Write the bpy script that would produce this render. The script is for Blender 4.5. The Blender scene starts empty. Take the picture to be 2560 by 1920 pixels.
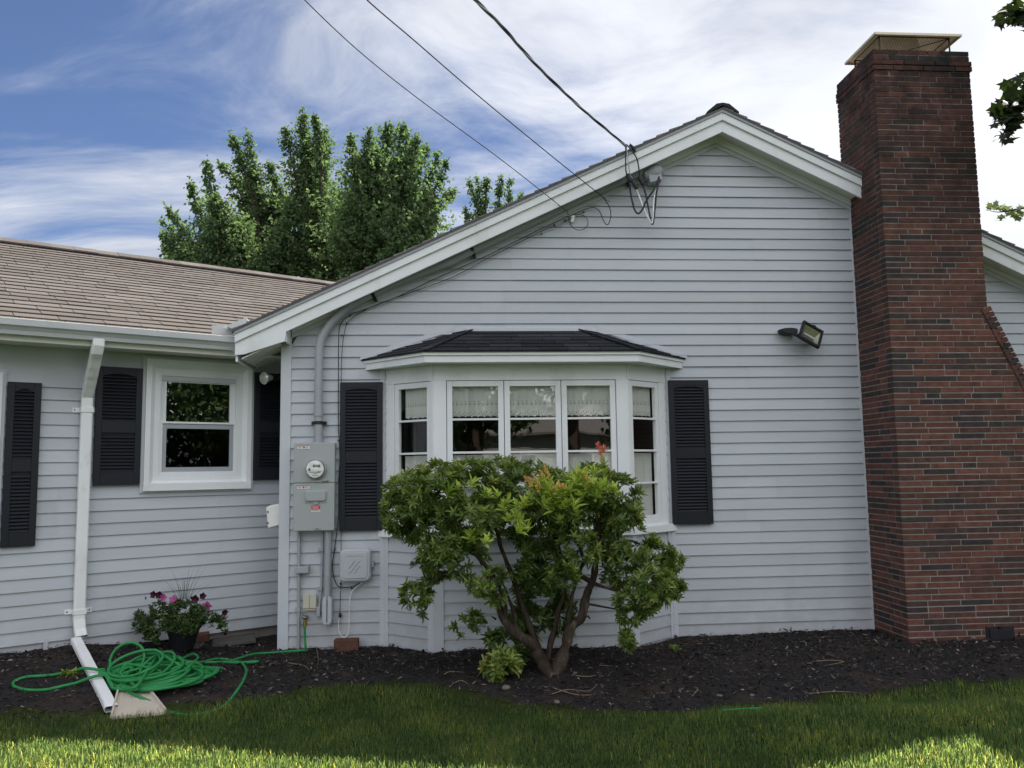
import bpy, bmesh, math, random
import numpy as np
from mathutils import Vector, Matrix, noise as mnoise
R=math.radians
C=bpy.context.scene
COL=C.collection
rng=random.Random(7)
NR=np.random.default_rng(11)

# ---------------------------------------------------------------- camera, sky, sun, exposure
FPX=2080.0; YAW=0.0785351; PITCH=0.1009094; ROLL=-0.0148003
CAM=Vector((0.0,-7.53753,1.522068))
def cam_axes():
    f=Vector((math.sin(YAW)*math.cos(PITCH),math.cos(YAW)*math.cos(PITCH),math.sin(PITCH)))
    r0=Vector((math.cos(YAW),-math.sin(YAW),0)); u0=r0.cross(f)
    r=math.cos(ROLL)*r0+math.sin(ROLL)*u0; u=-math.sin(ROLL)*r0+math.cos(ROLL)*u0
    return r,u,f
CR,CU,CF=cam_axes()
cd=bpy.data.cameras.new('camera'); cam=bpy.data.objects.new('camera',cd); COL.objects.link(cam)
cd.sensor_width=36; cd.lens=FPX/2560*36; cd.clip_end=3000; cd.clip_start=.05
cam.matrix_world=Matrix(((CR.x,CU.x,-CF.x,CAM.x),(CR.y,CU.y,-CF.y,CAM.y),(CR.z,CU.z,-CF.z,CAM.z),(0,0,0,1)))
C.camera=cam

KX,KY=.20,.63                                   # ground shift of a shadow per metre of height
SUN=Vector((KX,KY,1)).normalized()
SUN_EL=math.asin(SUN.z); SUN_AZ=math.atan2(SUN.x,SUN.y)
ld=bpy.data.lights.new('sun','SUN'); sun=bpy.data.objects.new('sun',ld); COL.objects.link(sun)
ld.energy=5.0; ld.angle=R(.53); ld.color=(1,.94,.84)
sun.rotation_euler=(-SUN).to_track_quat('-Z','Y').to_euler()

w=bpy.data.worlds.new('World'); C.world=w; w.use_nodes=True
WROT,CV0,CV1=-70,1.84,2.50
def sky_world():
    nt=w.node_tree; nt.nodes.clear(); N=nt.nodes.new; L=nt.links.new
    out=N('ShaderNodeOutputWorld'); bg=N('ShaderNodeBackground'); L(bg.outputs[0],out.inputs[0]); bg.inputs[1].default_value=.05
    sk=N('ShaderNodeTexSky'); sk.sky_type='NISHITA'; sk.sun_disc=False; sk.sun_elevation=SUN_EL; sk.sun_rotation=SUN_AZ
    sk.air_density=.8; sk.dust_density=.1; sk.ozone_density=3.5
    tc=N('ShaderNodeTexCoord')
    def math_(op,a,b=None,c=None):
        n=N('ShaderNodeMath'); n.operation=op
        for i,v in enumerate((a,b,c)):
            if v is None: continue
            if isinstance(v,(int,float)): n.inputs[i].default_value=v
            else: L(v,n.inputs[i])
        return n.outputs[0]
    sp=N('ShaderNodeSeparateXYZ'); L(tc.outputs['Generated'],sp.inputs[0]); X,Y,Z=sp.outputs
    den=math_('ADD',math_('MAXIMUM',Z,0.0),.40)
    cx=N('ShaderNodeCombineXYZ'); L(math_('DIVIDE',X,den),cx.inputs[0]); L(math_('DIVIDE',Y,den),cx.inputs[1])
    wn=N('ShaderNodeTexNoise'); L(cx.outputs[0],wn.inputs['Vector']); wn.inputs['Scale'].default_value=.9; wn.inputs['Detail'].default_value=3
    wv=N('ShaderNodeVectorMath'); wv.operation='MULTIPLY_ADD'; L(wn.outputs['Color'],wv.inputs[0]); wv.inputs[1].default_value=(.75,.75,0); L(cx.outputs[0],wv.inputs[2])
    def noise(scale,rot,sc,detail,rough,dist,off=(0,0,0)):
        mp=N('ShaderNodeMapping'); L(wv.outputs[0],mp.inputs[0]); mp.inputs['Rotation'].default_value=(0,0,rot); mp.inputs['Scale'].default_value=sc; mp.inputs['Location'].default_value=off
        n=N('ShaderNodeTexNoise'); L(mp.outputs[0],n.inputs['Vector']); n.inputs['Scale'].default_value=scale
        n.inputs['Detail'].default_value=detail; n.inputs['Roughness'].default_value=rough; n.inputs['Distortion'].default_value=dist
        return n.outputs['Fac']
    def ramp(v,a,b,lo=0.0,hi=1.0):
        mr=N('ShaderNodeMapRange'); mr.interpolation_type='SMOOTHSTEP'; L(v,mr.inputs[0]); mr.inputs[1].default_value=a; mr.inputs[2].default_value=b; mr.inputs[3].default_value=lo; mr.inputs[4].default_value=hi
        return mr.outputs[0]
    wis=noise(1.7,R(WROT),(.5,1.5,1),10,.6,.25,(1.3,.4,0))       # drifting wisps
    wi2=noise(4.2,R(WROT+22),(.5,1.3,1),8,.62,.2,(3.3,.9,0))
    big=noise(.75,R(20),(1,1,1),6,.55,.2,(4.2,1.1,0))            # broad cloud banks
    # cloud thickens sunwards and overhead; the bright bank over the street is added fill
    side=math_('ADD',math_('MULTIPLY',math_('MAXIMUM',X,-.10),.62),math_('MULTIPLY',Z,.30))
    back=math_('MAXIMUM',math_('MULTIPLY',Y,-.6),0.0)
    cov=math_('ADD',math_('ADD',math_('ADD',math_('MULTIPLY',wis,2.3),math_('MULTIPLY',wi2,.75)),math_('MULTIPLY',big,.9)),math_('ADD',side,back))
    veil=ramp(cov,CV0,CV1,.03,.96)
    fine=noise(2.3,R(WROT+8),(.7,1.3,1),7,.55,.3,(9,2,0))
    sunny=math_('MAXIMUM',math_('ADD',math_('MULTIPLY',X,.38),math_('ADD',math_('MULTIPLY',Z,.42),math_('MULTIPLY',Y,.30))),0.0)
    bright=math_('ADD',math_('ADD',math_('ADD',3.4,math_('MULTIPLY',fine,10.4)),math_('MULTIPLY',sunny,7.4)),math_('MULTIPLY',math_('MAXIMUM',math_('MULTIPLY',Y,-1.0),0.0),15.0))  # unseen cloud brightened towards the street to light the shaded house front
    cc=N('ShaderNodeMix'); cc.data_type='RGBA'; cc.blend_type='MULTIPLY'; cc.inputs['Factor'].default_value=1
    cc.inputs['A'].default_value=(.735,.755,.80,1); cb=N('ShaderNodeCombineXYZ')
    for i in range(3): L(bright,cb.inputs[i])
    L(cb.outputs[0],cc.inputs['B'])
    mx=N('ShaderNodeMix'); mx.data_type='RGBA'; L(veil,mx.inputs['Factor']); tn=N('ShaderNodeMix'); tn.data_type='RGBA'; tn.blend_type='MULTIPLY'; tn.inputs['Factor'].default_value=1; L(sk.outputs[0],tn.inputs['A']); tn.inputs['B'].default_value=(.70,.76,.88,1); L(tn.outputs['Result'],mx.inputs['A']); L(cc.outputs['Result'],mx.inputs['B'])
    L(mx.outputs['Result'],bg.inputs[0])
sky_world()
vs=C.view_settings; vs.view_transform='Standard'; vs.look='None'; vs.gamma=1; vs.exposure=1.1
C.cycles.max_bounces=8; C.cycles.transparent_max_bounces=16; C.cycles.sample_clamp_indirect=4

# ---------------------------------------------------------------- measuring helpers (photo 2560 x 1920 -> points on real planes)
def ray(px,py): return CF+CR*((px-1280)/FPX)-CU*((py-960)/FPX)
def M(px,py,Y=0.0):
    d=ray(px,py); return CAM+d*((Y-CAM.y)/d.y)
WA=.5766; WC=-1.34297
WT=Vector((math.cos(WA),math.sin(WA),0)); WN=Vector((math.sin(WA),-math.cos(WA),0))
WX=Matrix(((WT.x,-WN.x,0,WN.x*WC),(WT.y,-WN.y,0,WN.y*WC),(0,0,1,0),(0,0,0,1)))   # local: x along, y into the house, z up
def W(px,py,off=0.0):
    d=ray(px,py); t=(WC+off-WN.dot(CAM))/WN.dot(d); return CAM+d*t
def WL(px,py,off=0.0):
    p=W(px,py,off); return p.dot(WT),p.z
def sst(a,b,x):
    t=min(1,max(0,(x-a)/(b-a))); return t*t*(3-2*t)
def ground_z(x,y):
    z=-.1+.085*sst(-2.0,-.9,y)
    z+=.16*sst(-1.5,-3.5,x)*sst(-2.2,-.7,y)
    z+=.09*sst(.8,2.2,x)*sst(-1.9,-2.5,y)
    z+=.012*math.sin(x*2.1+.7)*math.cos(y*1.7)*sst(9,5,abs(x))
    return z
def G(px,py,h=0.0):
    d=ray(px,py); z=-.05
    for _ in range(25):
        t=(z+h-CAM.z)/d.z; p=CAM+d*t; z=.5*z+.5*ground_z(p.x,p.y)
    return CAM+d*((z+h-CAM.z)/d.z)
E0=.1016

# ---------------------------------------------------------------- mesh helpers
ORG={}
def tag(o,label=None,cat=None,group=None,kind=None):
    if label: o['label']=label
    if cat: o['category']=cat
    if group: o['group']=group
    if kind: o['kind']=kind
    return o
def empty(name,loc,label,cat,group=None):
    o=bpy.data.objects.new(name,None); COL.objects.link(o); o.location=loc; o.empty_display_size=.1
    ORG[o]=Vector(loc); return tag(o,label,cat,group)
def link(name,me,mat,parent=None,origin=None):
    for m in (mat if isinstance(mat,(list,tuple)) else [mat]): me.materials.append(m)
    o=bpy.data.objects.new(name,me); COL.objects.link(o)
    if parent is not None:
        o.parent=parent; org=ORG[parent]
    else:
        org=Vector(origin) if origin is not None else Vector((0,0,0)); o.location=org
    if org.length>0: me.transform(Matrix.Translation(-org))
    ORG[o]=org
    return o
class MB:
    def __init__(s,xf=None): s.v=[]; s.f=[]; s.mi=[]; s.a=[]; s.xf=xf; s.cm=0; s.ca=0.5
    def add(s,vs,fs):
        b=len(s.v)
        for p in vs:
            p=Vector(p); s.v.append(s.xf@p if s.xf else p)
        for f in fs: s.f.append([b+i for i in f]); s.mi.append(s.cm); s.a.append(s.ca)
        return s
    def box(s,a,b):
        x0,y0,z0=[min(p,q) for p,q in zip(a,b)]; x1,y1,z1=[max(p,q) for p,q in zip(a,b)]
        return s.add([(x0,y0,z0),(x1,y0,z0),(x1,y1,z0),(x0,y1,z0),(x0,y0,z1),(x1,y0,z1),(x1,y1,z1),(x0,y1,z1)],
            [(0,3,2,1),(4,5,6,7),(0,1,5,4),(1,2,6,5),(2,3,7,6),(3,0,4,7)])
    def obox(s,c,ax,h):
        c=Vector(c); A=[Vector(a).normalized()*k for a,k in zip(ax,h)]
        vs=[c+A[0]*i+A[1]*j+A[2]*k for k in (-1,1) for i,j in ((-1,-1),(1,-1),(1,1),(-1,1))]
        return s.add(vs,[(0,3,2,1),(4,5,6,7),(0,1,5,4),(1,2,6,5),(2,3,7,6),(3,0,4,7)])
    def prism(s,poly,vec):
        n=len(poly); vec=Vector(vec); P=[Vector(p) for p in poly]
        vs=P+[p+vec for p in P]
        return s.add(vs,[list(range(n))[::-1],list(range(n,2*n))]+[(i,(i+1)%n,n+(i+1)%n,n+i) for i in range(n)])
    def quad(s,*p): return s.add(p,[tuple(range(len(p)))])
    def tube(s,pts,r,n=8,caps=True,closed=False):
        P=[Vector(p) for p in pts]; m=len(P); b=len(s.v)
        rr=r if isinstance(r,(list,tuple)) else [r]*m
        ref=None; rings=[]
        for i in range(m):
            if closed: d=P[(i+1)%m]-P[i-1]
            else: d=P[min(i+1,m-1)]-P[max(i-1,0)]
            d=d.normalized() if d.length>1e-9 else Vector((0,0,1))
            if ref is None:
                ref=d.orthogonal().normalized()
            ref=(ref-d*ref.dot(d)); ref=ref.normalized() if ref.length>1e-6 else d.orthogonal().normalized()
            q=d.cross(ref)
            rings.append([P[i]+(ref*math.cos(2*math.pi*k/n)+q*math.sin(2*math.pi*k/n))*rr[i] for k in range(n)])
        vs=[p for rg in rings for p in rg]; fs=[]
        for i in range(m if closed else m-1):
            j=(i+1)%m
            for k in range(n): fs.append((i*n+k,i*n+(k+1)%n,j*n+(k+1)%n,j*n+k))
        if caps and not closed: fs+= [tuple(range(n))[::-1],tuple(range((m-1)*n,m*n))]
        return s.add(vs,fs)
    def lathe(s,c,ax,prof,n=20):
        ax=Vector(ax).normalized(); u=ax.orthogonal().normalized(); v=ax.cross(u); c=Vector(c); vs=[]; fs=[]
        for r,h in prof:
            for k in range(n):
                a=2*math.pi*k/n; vs.append(c+ax*h+(u*math.cos(a)+v*math.sin(a))*r)
        for i in range(len(prof)-1):
            for k in range(n): fs.append((i*n+k,i*n+(k+1)%n,(i+1)*n+(k+1)%n,(i+1)*n+k))
        fs+=[tuple(range(n))[::-1],tuple(range((len(prof)-1)*n,len(prof)*n))]
        return s.add(vs,fs)
    def build(s,name,mat,parent=None,origin=None,smooth=False,bevel=0,seg=2):
        me=bpy.data.meshes.new(name); me.from_pydata([tuple(p) for p in s.v],[],s.f)
        if any(s.mi): me.polygons.foreach_set('material_index',s.mi)
        at=me.attributes.new('rnd','FLOAT','FACE'); at.data.foreach_set('value',s.a)
        if smooth:
            me.polygons.foreach_set('use_smooth',[True]*len(s.f))
        bm=bmesh.new(); bm.from_mesh(me)
        bmesh.ops.recalc_face_normals(bm,faces=bm.faces); bm.to_mesh(me); bm.free()
        o=link(name,me,mat,parent,origin)
        if bevel:
            b=o.modifiers.new('bevel','BEVEL'); b.width=bevel; b.segments=seg; b.limit_method='ANGLE'; b.angle_limit=R(40)
        if smooth and bevel==0:
            try: me.set_sharp_from_angle(angle=R(45))
            except Exception: pass
        return o
def np_mesh(name,V,F,mat,parent=None,origin=None,rnd=None,smooth=False,extra=None):
    V=np.asarray(V,dtype=np.float32).reshape(-1,3); F=np.asarray(F,dtype=np.int32); k=F.shape[1]
    me=bpy.data.meshes.new(name); me.vertices.add(len(V)); me.vertices.foreach_set('co',V.ravel())
    me.loops.add(F.size); me.loops.foreach_set('vertex_index',F.ravel())
    me.polygons.add(len(F)); me.polygons.foreach_set('loop_start',np.arange(0,F.size,k,dtype=np.int32))
    if smooth: me.polygons.foreach_set('use_smooth',np.ones(len(F),dtype=bool))
    me.update(calc_edges=True)
    if rnd is not None:
        at=me.attributes.new('rnd','FLOAT','FACE'); at.data.foreach_set('value',np.asarray(rnd,dtype=np.float32))
    me.validate()
    return link(name,me,mat,parent,origin)
def spline(pts,n=6,closed=False):
    P=[Vector(p) for p in pts]; m=len(P); out=[]
    for i in range(m if closed else m-1):
        p0=P[i-1] if (i>0 or closed) else P[0]*2-P[1]; p1=P[i]; p2=P[(i+1)%m]
        p3=P[(i+2)%m] if (closed or i+2<m) else P[-1]*2-P[-2]
        for k in range(n):
            t=k/n; out.append(.5*((2*p1)+(p2-p0)*t+(2*p0-5*p1+4*p2-p3)*t*t+(3*p1-p0-3*p2+p3)*t**3))
    if not closed: out.append(P[-1])
    return out

# ---------------------------------------------------------------- materials
def mat(name,col,rough=.6,spec=.35,metal=0,var=0,vscale=8,stretch=None,ramp=None,bump=0,bscale=60,trans=0,tcol=None,stain=None,coat=0,zstain=None):
    m=bpy.data.materials.new(name); m.use_nodes=True; nt=m.node_tree; N=nt.nodes.new; L=nt.links.new
    b=nt.nodes['Principled BSDF']; out=nt.nodes['Material Output']
    b.inputs['Roughness'].default_value=rough; b.inputs['Specular IOR Level'].default_value=spec; b.inputs['Metallic'].default_value=metal
    if coat: b.inputs['Coat Weight'].default_value=coat
    tc=N('ShaderNodeTexCoord'); base=None
    if ramp:
        at=N('ShaderNodeAttribute'); at.attribute_name='rnd'; cr=N('ShaderNodeValToRGB'); L(at.outputs['Fac'],cr.inputs[0])
        el=cr.color_ramp.elements
        while len(el)<len(ramp): el.new(.5)
        for e,(p,c) in zip(el,ramp): e.position=p; e.color=(*c,1)
        base=cr.outputs[0]
    else:
        rgb=N('ShaderNodeRGB'); rgb.outputs[0].default_value=(*col,1); base=rgb.outputs[0]
    def noi(scale,detail=5,st=None,rgh=.6):
        n=N('ShaderNodeTexNoise'); n.inputs['Scale'].default_value=scale; n.inputs['Detail'].default_value=detail; n.inputs['Roughness'].default_value=rgh
        if st:
            mp=N('ShaderNodeMapping'); mp.inputs['Scale'].default_value=st; L(tc.outputs['Object'],mp.inputs[0]); L(mp.outputs[0],n.inputs['Vector'])
        else: L(tc.outputs['Object'],n.inputs['Vector'])
        return n.outputs['Fac']
    if var:
        mr=N('ShaderNodeMapRange'); L(noi(vscale,6,stretch),mr.inputs[0]); mr.inputs[1].default_value=.25; mr.inputs[2].default_value=.75
        mr.inputs[3].default_value=1-var; mr.inputs[4].default_value=1+var
        mx=N('ShaderNodeMix'); mx.data_type='RGBA'; mx.blend_type='MULTIPLY'; mx.inputs['Factor'].default_value=1
        L(base,mx.inputs['A']); cb=N('ShaderNodeCombineXYZ')
        for i in range(3): L(mr.outputs[0],cb.inputs[i])
        L(cb.outputs[0],mx.inputs['B']); base=mx.outputs['Result']
    if stain:                       # (colour, noise scale, low, high, stretch)
        sc,ss,lo,hi,st=stain
        mr=N('ShaderNodeMapRange'); L(noi(ss,7,st,.65),mr.inputs[0]); mr.inputs[1].default_value=lo; mr.inputs[2].default_value=hi
        mx=N('ShaderNodeMix'); mx.data_type='RGBA'; L(mr.outputs[0],mx.inputs['Factor']); L(base,mx.inputs['A']); mx.inputs['B'].default_value=(*sc,1); base=mx.outputs['Result']
    if zstain:                      # dirt thrown up from the soil, or soot at a chimney top: (colour, z where full, z where gone, strength)
        zc,za,zb,zs=zstain; sp=N('ShaderNodeSeparateXYZ'); L(tc.outputs['Object'],sp.inputs[0])
        mr=N('ShaderNodeMapRange'); L(sp.outputs[2],mr.inputs[0]); mr.inputs[1].default_value=za; mr.inputs[2].default_value=zb; mr.inputs[3].default_value=zs; mr.inputs[4].default_value=0
        mu=N('ShaderNodeMath'); mu.operation='MULTIPLY'; L(mr.outputs[0],mu.inputs[0]); m2=N('ShaderNodeMapRange'); L(noi(5,7,None,.7),m2.inputs[0]); m2.inputs[1].default_value=.33; m2.inputs[2].default_value=.66; L(m2.outputs[0],mu.inputs[1])
        mx=N('ShaderNodeMix'); mx.data_type='RGBA'; L(mu.outputs[0],mx.inputs['Factor']); L(base,mx.inputs['A']); mx.inputs['B'].default_value=(*zc,1); base=mx.outputs['Result']
    L(base,b.inputs['Base Color'])
    if bump:
        bp=N('ShaderNodeBump'); bp.inputs['Strength'].default_value=bump; bp.inputs['Distance'].default_value=.01; L(noi(bscale,6,stretch),bp.inputs['Height']); L(bp.outputs[0],b.inputs['Normal'])
    if trans:
        tr=N('ShaderNodeBsdfTranslucent')
        if tcol:
            mx=N('ShaderNodeMix'); mx.data_type='RGBA'; mx.blend_type='MULTIPLY'; mx.inputs['Factor'].default_value=1; L(base,mx.inputs['A']); mx.inputs['B'].default_value=(*tcol,1); L(mx.outputs['Result'],tr.inputs[0])
        else: L(base,tr.inputs[0])
        ms=N('ShaderNodeMixShader'); ms.inputs[0].default_value=trans; L(b.outputs[0],ms.inputs[1]); L(tr.outputs[0],ms.inputs[2]); L(ms.outputs[0],out.inputs[0])
    return m
def glass_mat(name,refl=.1,wav=.02,tint=(.9,.95,.93),ws=3.0):
    m=bpy.data.materials.new(name); m.use_nodes=True; nt=m.node_tree; N=nt.nodes.new; L=nt.links.new; nt.nodes.clear()
    out=N('ShaderNodeOutputMaterial'); tr=N('ShaderNodeBsdfTransparent'); tr.inputs[0].default_value=(*tint,1)
    gl=N('ShaderNodeBsdfGlossy'); gl.inputs['Roughness'].default_value=.0; gl.inputs[0].default_value=(1,1,1,1)
    fr=N('ShaderNodeLayerWeight'); fr.inputs[0].default_value=.5; pw=N('ShaderNodeMath'); pw.operation='POWER'; L(fr.outputs['Facing'],pw.inputs[0]); pw.inputs[1].default_value=5
    ad=N('ShaderNodeMath'); ad.operation='MULTIPLY_ADD'; ad.use_clamp=True; L(pw.outputs[0],ad.inputs[0]); ad.inputs[1].default_value=1-refl; ad.inputs[2].default_value=refl
    tc=N('ShaderNodeTexCoord'); n=N('ShaderNodeTexNoise'); L(tc.outputs['Object'],n.inputs['Vector']); n.inputs['Scale'].default_value=ws; n.inputs['Detail'].default_value=2
    bp=N('ShaderNodeBump'); bp.inputs['Strength'].default_value=1; bp.inputs['Distance'].default_value=wav; L(n.outputs['Fac'],bp.inputs['Height']); L(bp.outputs[0],gl.inputs['Normal'])
    ms=N('ShaderNodeMixShader'); L(ad.outputs[0],ms.inputs[0]); L(tr.outputs[0],ms.inputs[1]); L(gl.outputs[0],ms.inputs[2]); L(ms.outputs[0],out.inputs[0])
    return m
MT={}
MT['siding']=mat('vinyl_siding',(.52,.55,.595),.5,.3,ramp=[(0,(.445,.47,.507)),(.5,(.47,.498,.54)),(1,(.495,.523,.565))],var=.05,vscale=1.3,stretch=(1,1,5),zstain=((.30,.27,.24),-.05,.55,.55),stain=((.38,.395,.41),1.7,.58,.95,(1.6,1.6,.5)),bump=.05,bscale=120)
MT['trim']=mat('white_trim',(.75,.77,.785),.48,.3,var=.04,vscale=4,stain=((.5,.49,.45),3,.56,.95,(1,1,.5)))
MT['gtrim']=mat('grey_trim',(.54,.565,.605),.5,.3,var=.03,vscale=3)
MT['soffit']=mat('soffit',(.74,.73,.69),.6,.2,var=.04,vscale=3)
MT['gutter']=mat('gutter_metal',(.54,.56,.575),.4,.4,var=.06,vscale=3,stretch=(1,1,6),stain=((.36,.36,.34),5,.6,.9,(1,1,.4)))
MT['dspout']=mat('downspout_metal',(.8,.81,.82),.38,.4,var=.04,vscale=5,stain=((.42,.39,.34),6,.54,.85,(1,1,.35)))
MT['drip']=mat('drip_edge',(.30,.32,.35),.5,.4)
MT['shutter']=mat('shutter_paint',(.0085,.010,.016),.48,.35,var=.12,vscale=7)
MT['shingle']=mat('tan_shingle',(.3,.25,.23),.95,.1,ramp=[(0,(.098,.086,.08)),(.5,(.118,.104,.097)),(1,(.142,.126,.118))],var=.16,vscale=70,bump=.5,bscale=300)
MT['shingle_g']=mat('grey_shingle',(.2,.2,.2),.95,.1,ramp=[(0,(.15,.14,.14)),(.5,(.2,.185,.18)),(1,(.26,.24,.23))],var=.16,vscale=70,bump=.5,bscale=300)
MT['shingle_d']=mat('dark_shingle',(.03,.03,.04),.9,.15,ramp=[(0,(.022,.022,.028)),(.5,(.035,.036,.044)),(1,(.055,.056,.066))],var=.2,vscale=70,stain=((.22,.2,.17),26,.70,.76,None),bump=.5,bscale=300)
MT['brick']=mat('brick',(.2,.07,.05),.85,.2,ramp=[(0,(.042,.036,.038)),(.25,(.06,.042,.039)),(.42,(.088,.045,.037)),(.75,(.122,.051,.040)),(1,(.155,.067,.051))],var=.42,vscale=18,bump=.35,bscale=140,stain=((.035,.03,.03),3.0,.60,.8,None),zstain=((.016,.014,.014),5.0,2.4,.95))
MT['mortar']=mat('mortar',(.27,.255,.235),.95,.1,var=.25,vscale=12,bump=.3,bscale=150,zstain=((.03,.028,.027),5.0,2.4,1.0))
MT['black']=mat('black_rubber',(.015,.015,.018),.45,.4)
MT['iron']=mat('black_iron',(.012,.012,.016),.5,.4,var=.2,vscale=30,bump=.2,bscale=80)
MT['conduit']=mat('grey_conduit',(.34,.36,.385),.5,.35,var=.06,vscale=5)
MT['steel']=mat('galvanised_steel',(.42,.43,.44),.45,.5,metal=.6,var=.1,vscale=20)
MT['panel']=mat('panel_paint',(.36,.385,.385),.45,.4,var=.03,vscale=4)
MT['pboxes']=mat('grey_plastic',(.47,.49,.53),.45,.4,var=.03,vscale=6)
MT['beige']=mat('beige_plastic',(.52,.5,.4),.5,.35,var=.04)
MT['white']=mat('white_plastic',(.78,.78,.76),.45,.4,var=.03)
MT['red']=mat('red_label',(.55,.04,.05),.5,.4)
MT['lcd']=mat('lcd',(.10,.11,.06),.2,.5)
MT['ink']=mat('dark_ink',(.05,.05,.06),.5,.3)
MT['chrome']=mat('chrome',(.6,.6,.62),.2,.6,metal=1)
MT['brass']=mat('brass',(.42,.28,.1),.35,.5,metal=.9)
MT['hose']=mat('green_hose',(.02,.22,.06),.5,.35,var=.18,vscale=9,stain=((.05,.09,.04),11,.58,.8,None))
MT['glass']=glass_mat('window_glass',.11,.0012,(.97,.98,.97),ws=2.2)
MT['glass_new']=glass_mat('window_glass_smooth',.20,.0006,ws=2.0)
MT['lens']=glass_mat('lamp_glass',.07,.0,(.97,.98,.97))
MT['glass_side']=glass_mat('side_window_glass',.07,.0004,(.97,.98,.97),ws=2.2)
MT['screen']=glass_mat('insect_screen',.02,.0,(.28,.28,.28))
MT['room']=mat('room_wall',(.06,.055,.05),.9,.1)
MT['soil']=mat('mulch',(.028,.026,.027),.95,.08,var=.5,vscale=40,bump=1,bscale=90,stain=((.055,.040,.033),1.6,.5,.7,None))
MT['chip']=mat('mulch_chip',(.02,.015,.013),.9,.1,ramp=[(0,(.012,.011,.012)),(.55,(.034,.029,.029)),(.86,(.075,.062,.055)),(.96,(.16,.135,.11)),(1,(.26,.22,.18))])
MT['lawn']=mat('lawn_soil',(.03,.04,.012),.95,.05,var=.4,vscale=7)
MT['grass']=mat('grass_blade',(.06,.12,.02),.6,.25,ramp=[(0,(.021,.043,.026)),(.45,(.038,.068,.037)),(.8,(.075,.10,.046)),(.93,(.11,.125,.058)),(1,(.15,.14,.08))],trans=.62,tcol=(7.8,6.6,2.9))
MT['bleaf']=mat('glossy_leaf',(.03,.07,.02),.38,.45,ramp=[(0,(.065,.115,.034)),(.5,(.155,.225,.055)),(.85,(.265,.33,.08)),(1,(.42,.42,.15))],trans=.38,tcol=(1.7,1.55,.6))
MT['lit_newleaf']=mat('lit_new_growth_leaf',(.3,.4,.06),.4,.4,ramp=[(0,(.24,.38,.05)),(.5,(.55,.68,.12)),(1,(.82,.82,.28))],trans=.4)  # paled so its colour carries a reflected sun patch; also on stalks and vines
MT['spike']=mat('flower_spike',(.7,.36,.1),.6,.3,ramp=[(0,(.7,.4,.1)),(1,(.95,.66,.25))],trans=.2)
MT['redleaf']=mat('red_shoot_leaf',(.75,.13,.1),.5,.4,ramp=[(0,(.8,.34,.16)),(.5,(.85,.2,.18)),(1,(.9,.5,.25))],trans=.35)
MT['tleaf']=mat('maple_leaf',(.05,.09,.03),.75,.12,ramp=[(0,(.06,.098,.055)),(.5,(.10,.15,.078)),(1,(.16,.215,.11))],trans=.47,tcol=(1.6,1.75,1.05))
MT['bark']=mat('bark',(.075,.055,.042),.95,.1,var=.4,vscale=14,stretch=(1,1,.25),bump=.9,bscale=40)
MT['bark_l']=mat('peeling_bark',(.05,.038,.03),.95,.1,var=.5,vscale=26,stretch=(1,1,.2),bump=1,bscale=60,stain=((.16,.125,.095),11,.56,.72,(1,1,.25)))
MT['pot']=mat('pot_plastic',(.014,.015,.018),.5,.35)
MT['petunia_d']=mat('dark_petal',(.05,.004,.022),.6,.3,trans=.2)
MT['petunia_p']=mat('pink_petal',(.45,.09,.30),.6,.3,trans=.25)
MT['petunia_w']=mat('pale_petal',(.6,.55,.6),.6,.3,trans=.25)
MT['slate']=mat('slate',(.10,.095,.09),.85,.2,var=.25,vscale=9,bump=.5,bscale=30)
MT['redstone']=mat('reddish_stone',(.12,.06,.045),.9,.15,var=.3,vscale=12,bump=.6,bscale=40)
MT['stone']=mat('pebble',(.16,.14,.12),.9,.15,var=.2,vscale=30)
MT['twig']=mat('twig',(.2,.15,.11),.9,.1,var=.2,vscale=30)
MT['splash']=mat('splash_plastic',(.52,.46,.39),.6,.25,var=.06,vscale=5,stain=((.3,.25,.2),5,.55,.9,None))
MT['concrete']=mat('foundation',(.22,.2,.18),.95,.1,var=.15,vscale=10,bump=.4)
MT['capmetal']=mat('cap_metal',(.66,.58,.44),.5,.4,metal=.25,var=.1,vscale=9)
MT['lace']=mat('lace',(.88,.89,.84),.8,.1,trans=.4)
MT['capdark']=mat('rusty_steel',(.07,.05,.04),.7,.3)
MT['amber']=mat('lamp_reflector',(.5,.5,.42),.25,.6,metal=.8)

# ---------------------------------------------------------------- setting: ground and mulch bed
EDGE=[(-9,-5.2),(-6.5,-3.5),(-5,-2.5),(-3.4,-1.78),(-2.9,-1.66),(-2.21,-1.68),(-1.33,-1.47),(-.79,-1.26),(-.06,-1.40),(.5,-1.72),(.985,-1.97),(1.65,-2.05),(2.61,-1.84),(3.475,-1.62),(4.15,-1.64),(9,-1.7)]
def edge_y(x): return float(np.interp(x,[p[0] for p in EDGE],[p[1] for p in EDGE]))
def grid_mesh(name,xs,ys,zf,mat,keep=None):
    nx,ny=len(xs),len(ys); V=[]; F=[]
    for y in ys:
        for x in xs: V.append((x,y,zf(x,y)))
    for j in range(ny-1):
        for i in range(nx-1):
            if keep and not keep(.5*(xs[i]+xs[i+1]),.5*(ys[j]+ys[j+1])): continue
            F.append((j*nx+i,j*nx+i+1,(j+1)*nx+i+1,(j+1)*nx+i))
    return np_mesh(name,V,F,mat,smooth=True)
def nn(x,y,s,o=0): return mnoise.noise(Vector((x*s,y*s,o)))
xs=list(np.concatenate([[-900,-200,-60,-20,-12],np.linspace(-8,10,91),[14,24,60,200,900]]))
ys=list(np.concatenate([[-900,-200,-60,-25,-14,-10],np.linspace(-8,2,61),[4,8,20,60,200,900]]))
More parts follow.
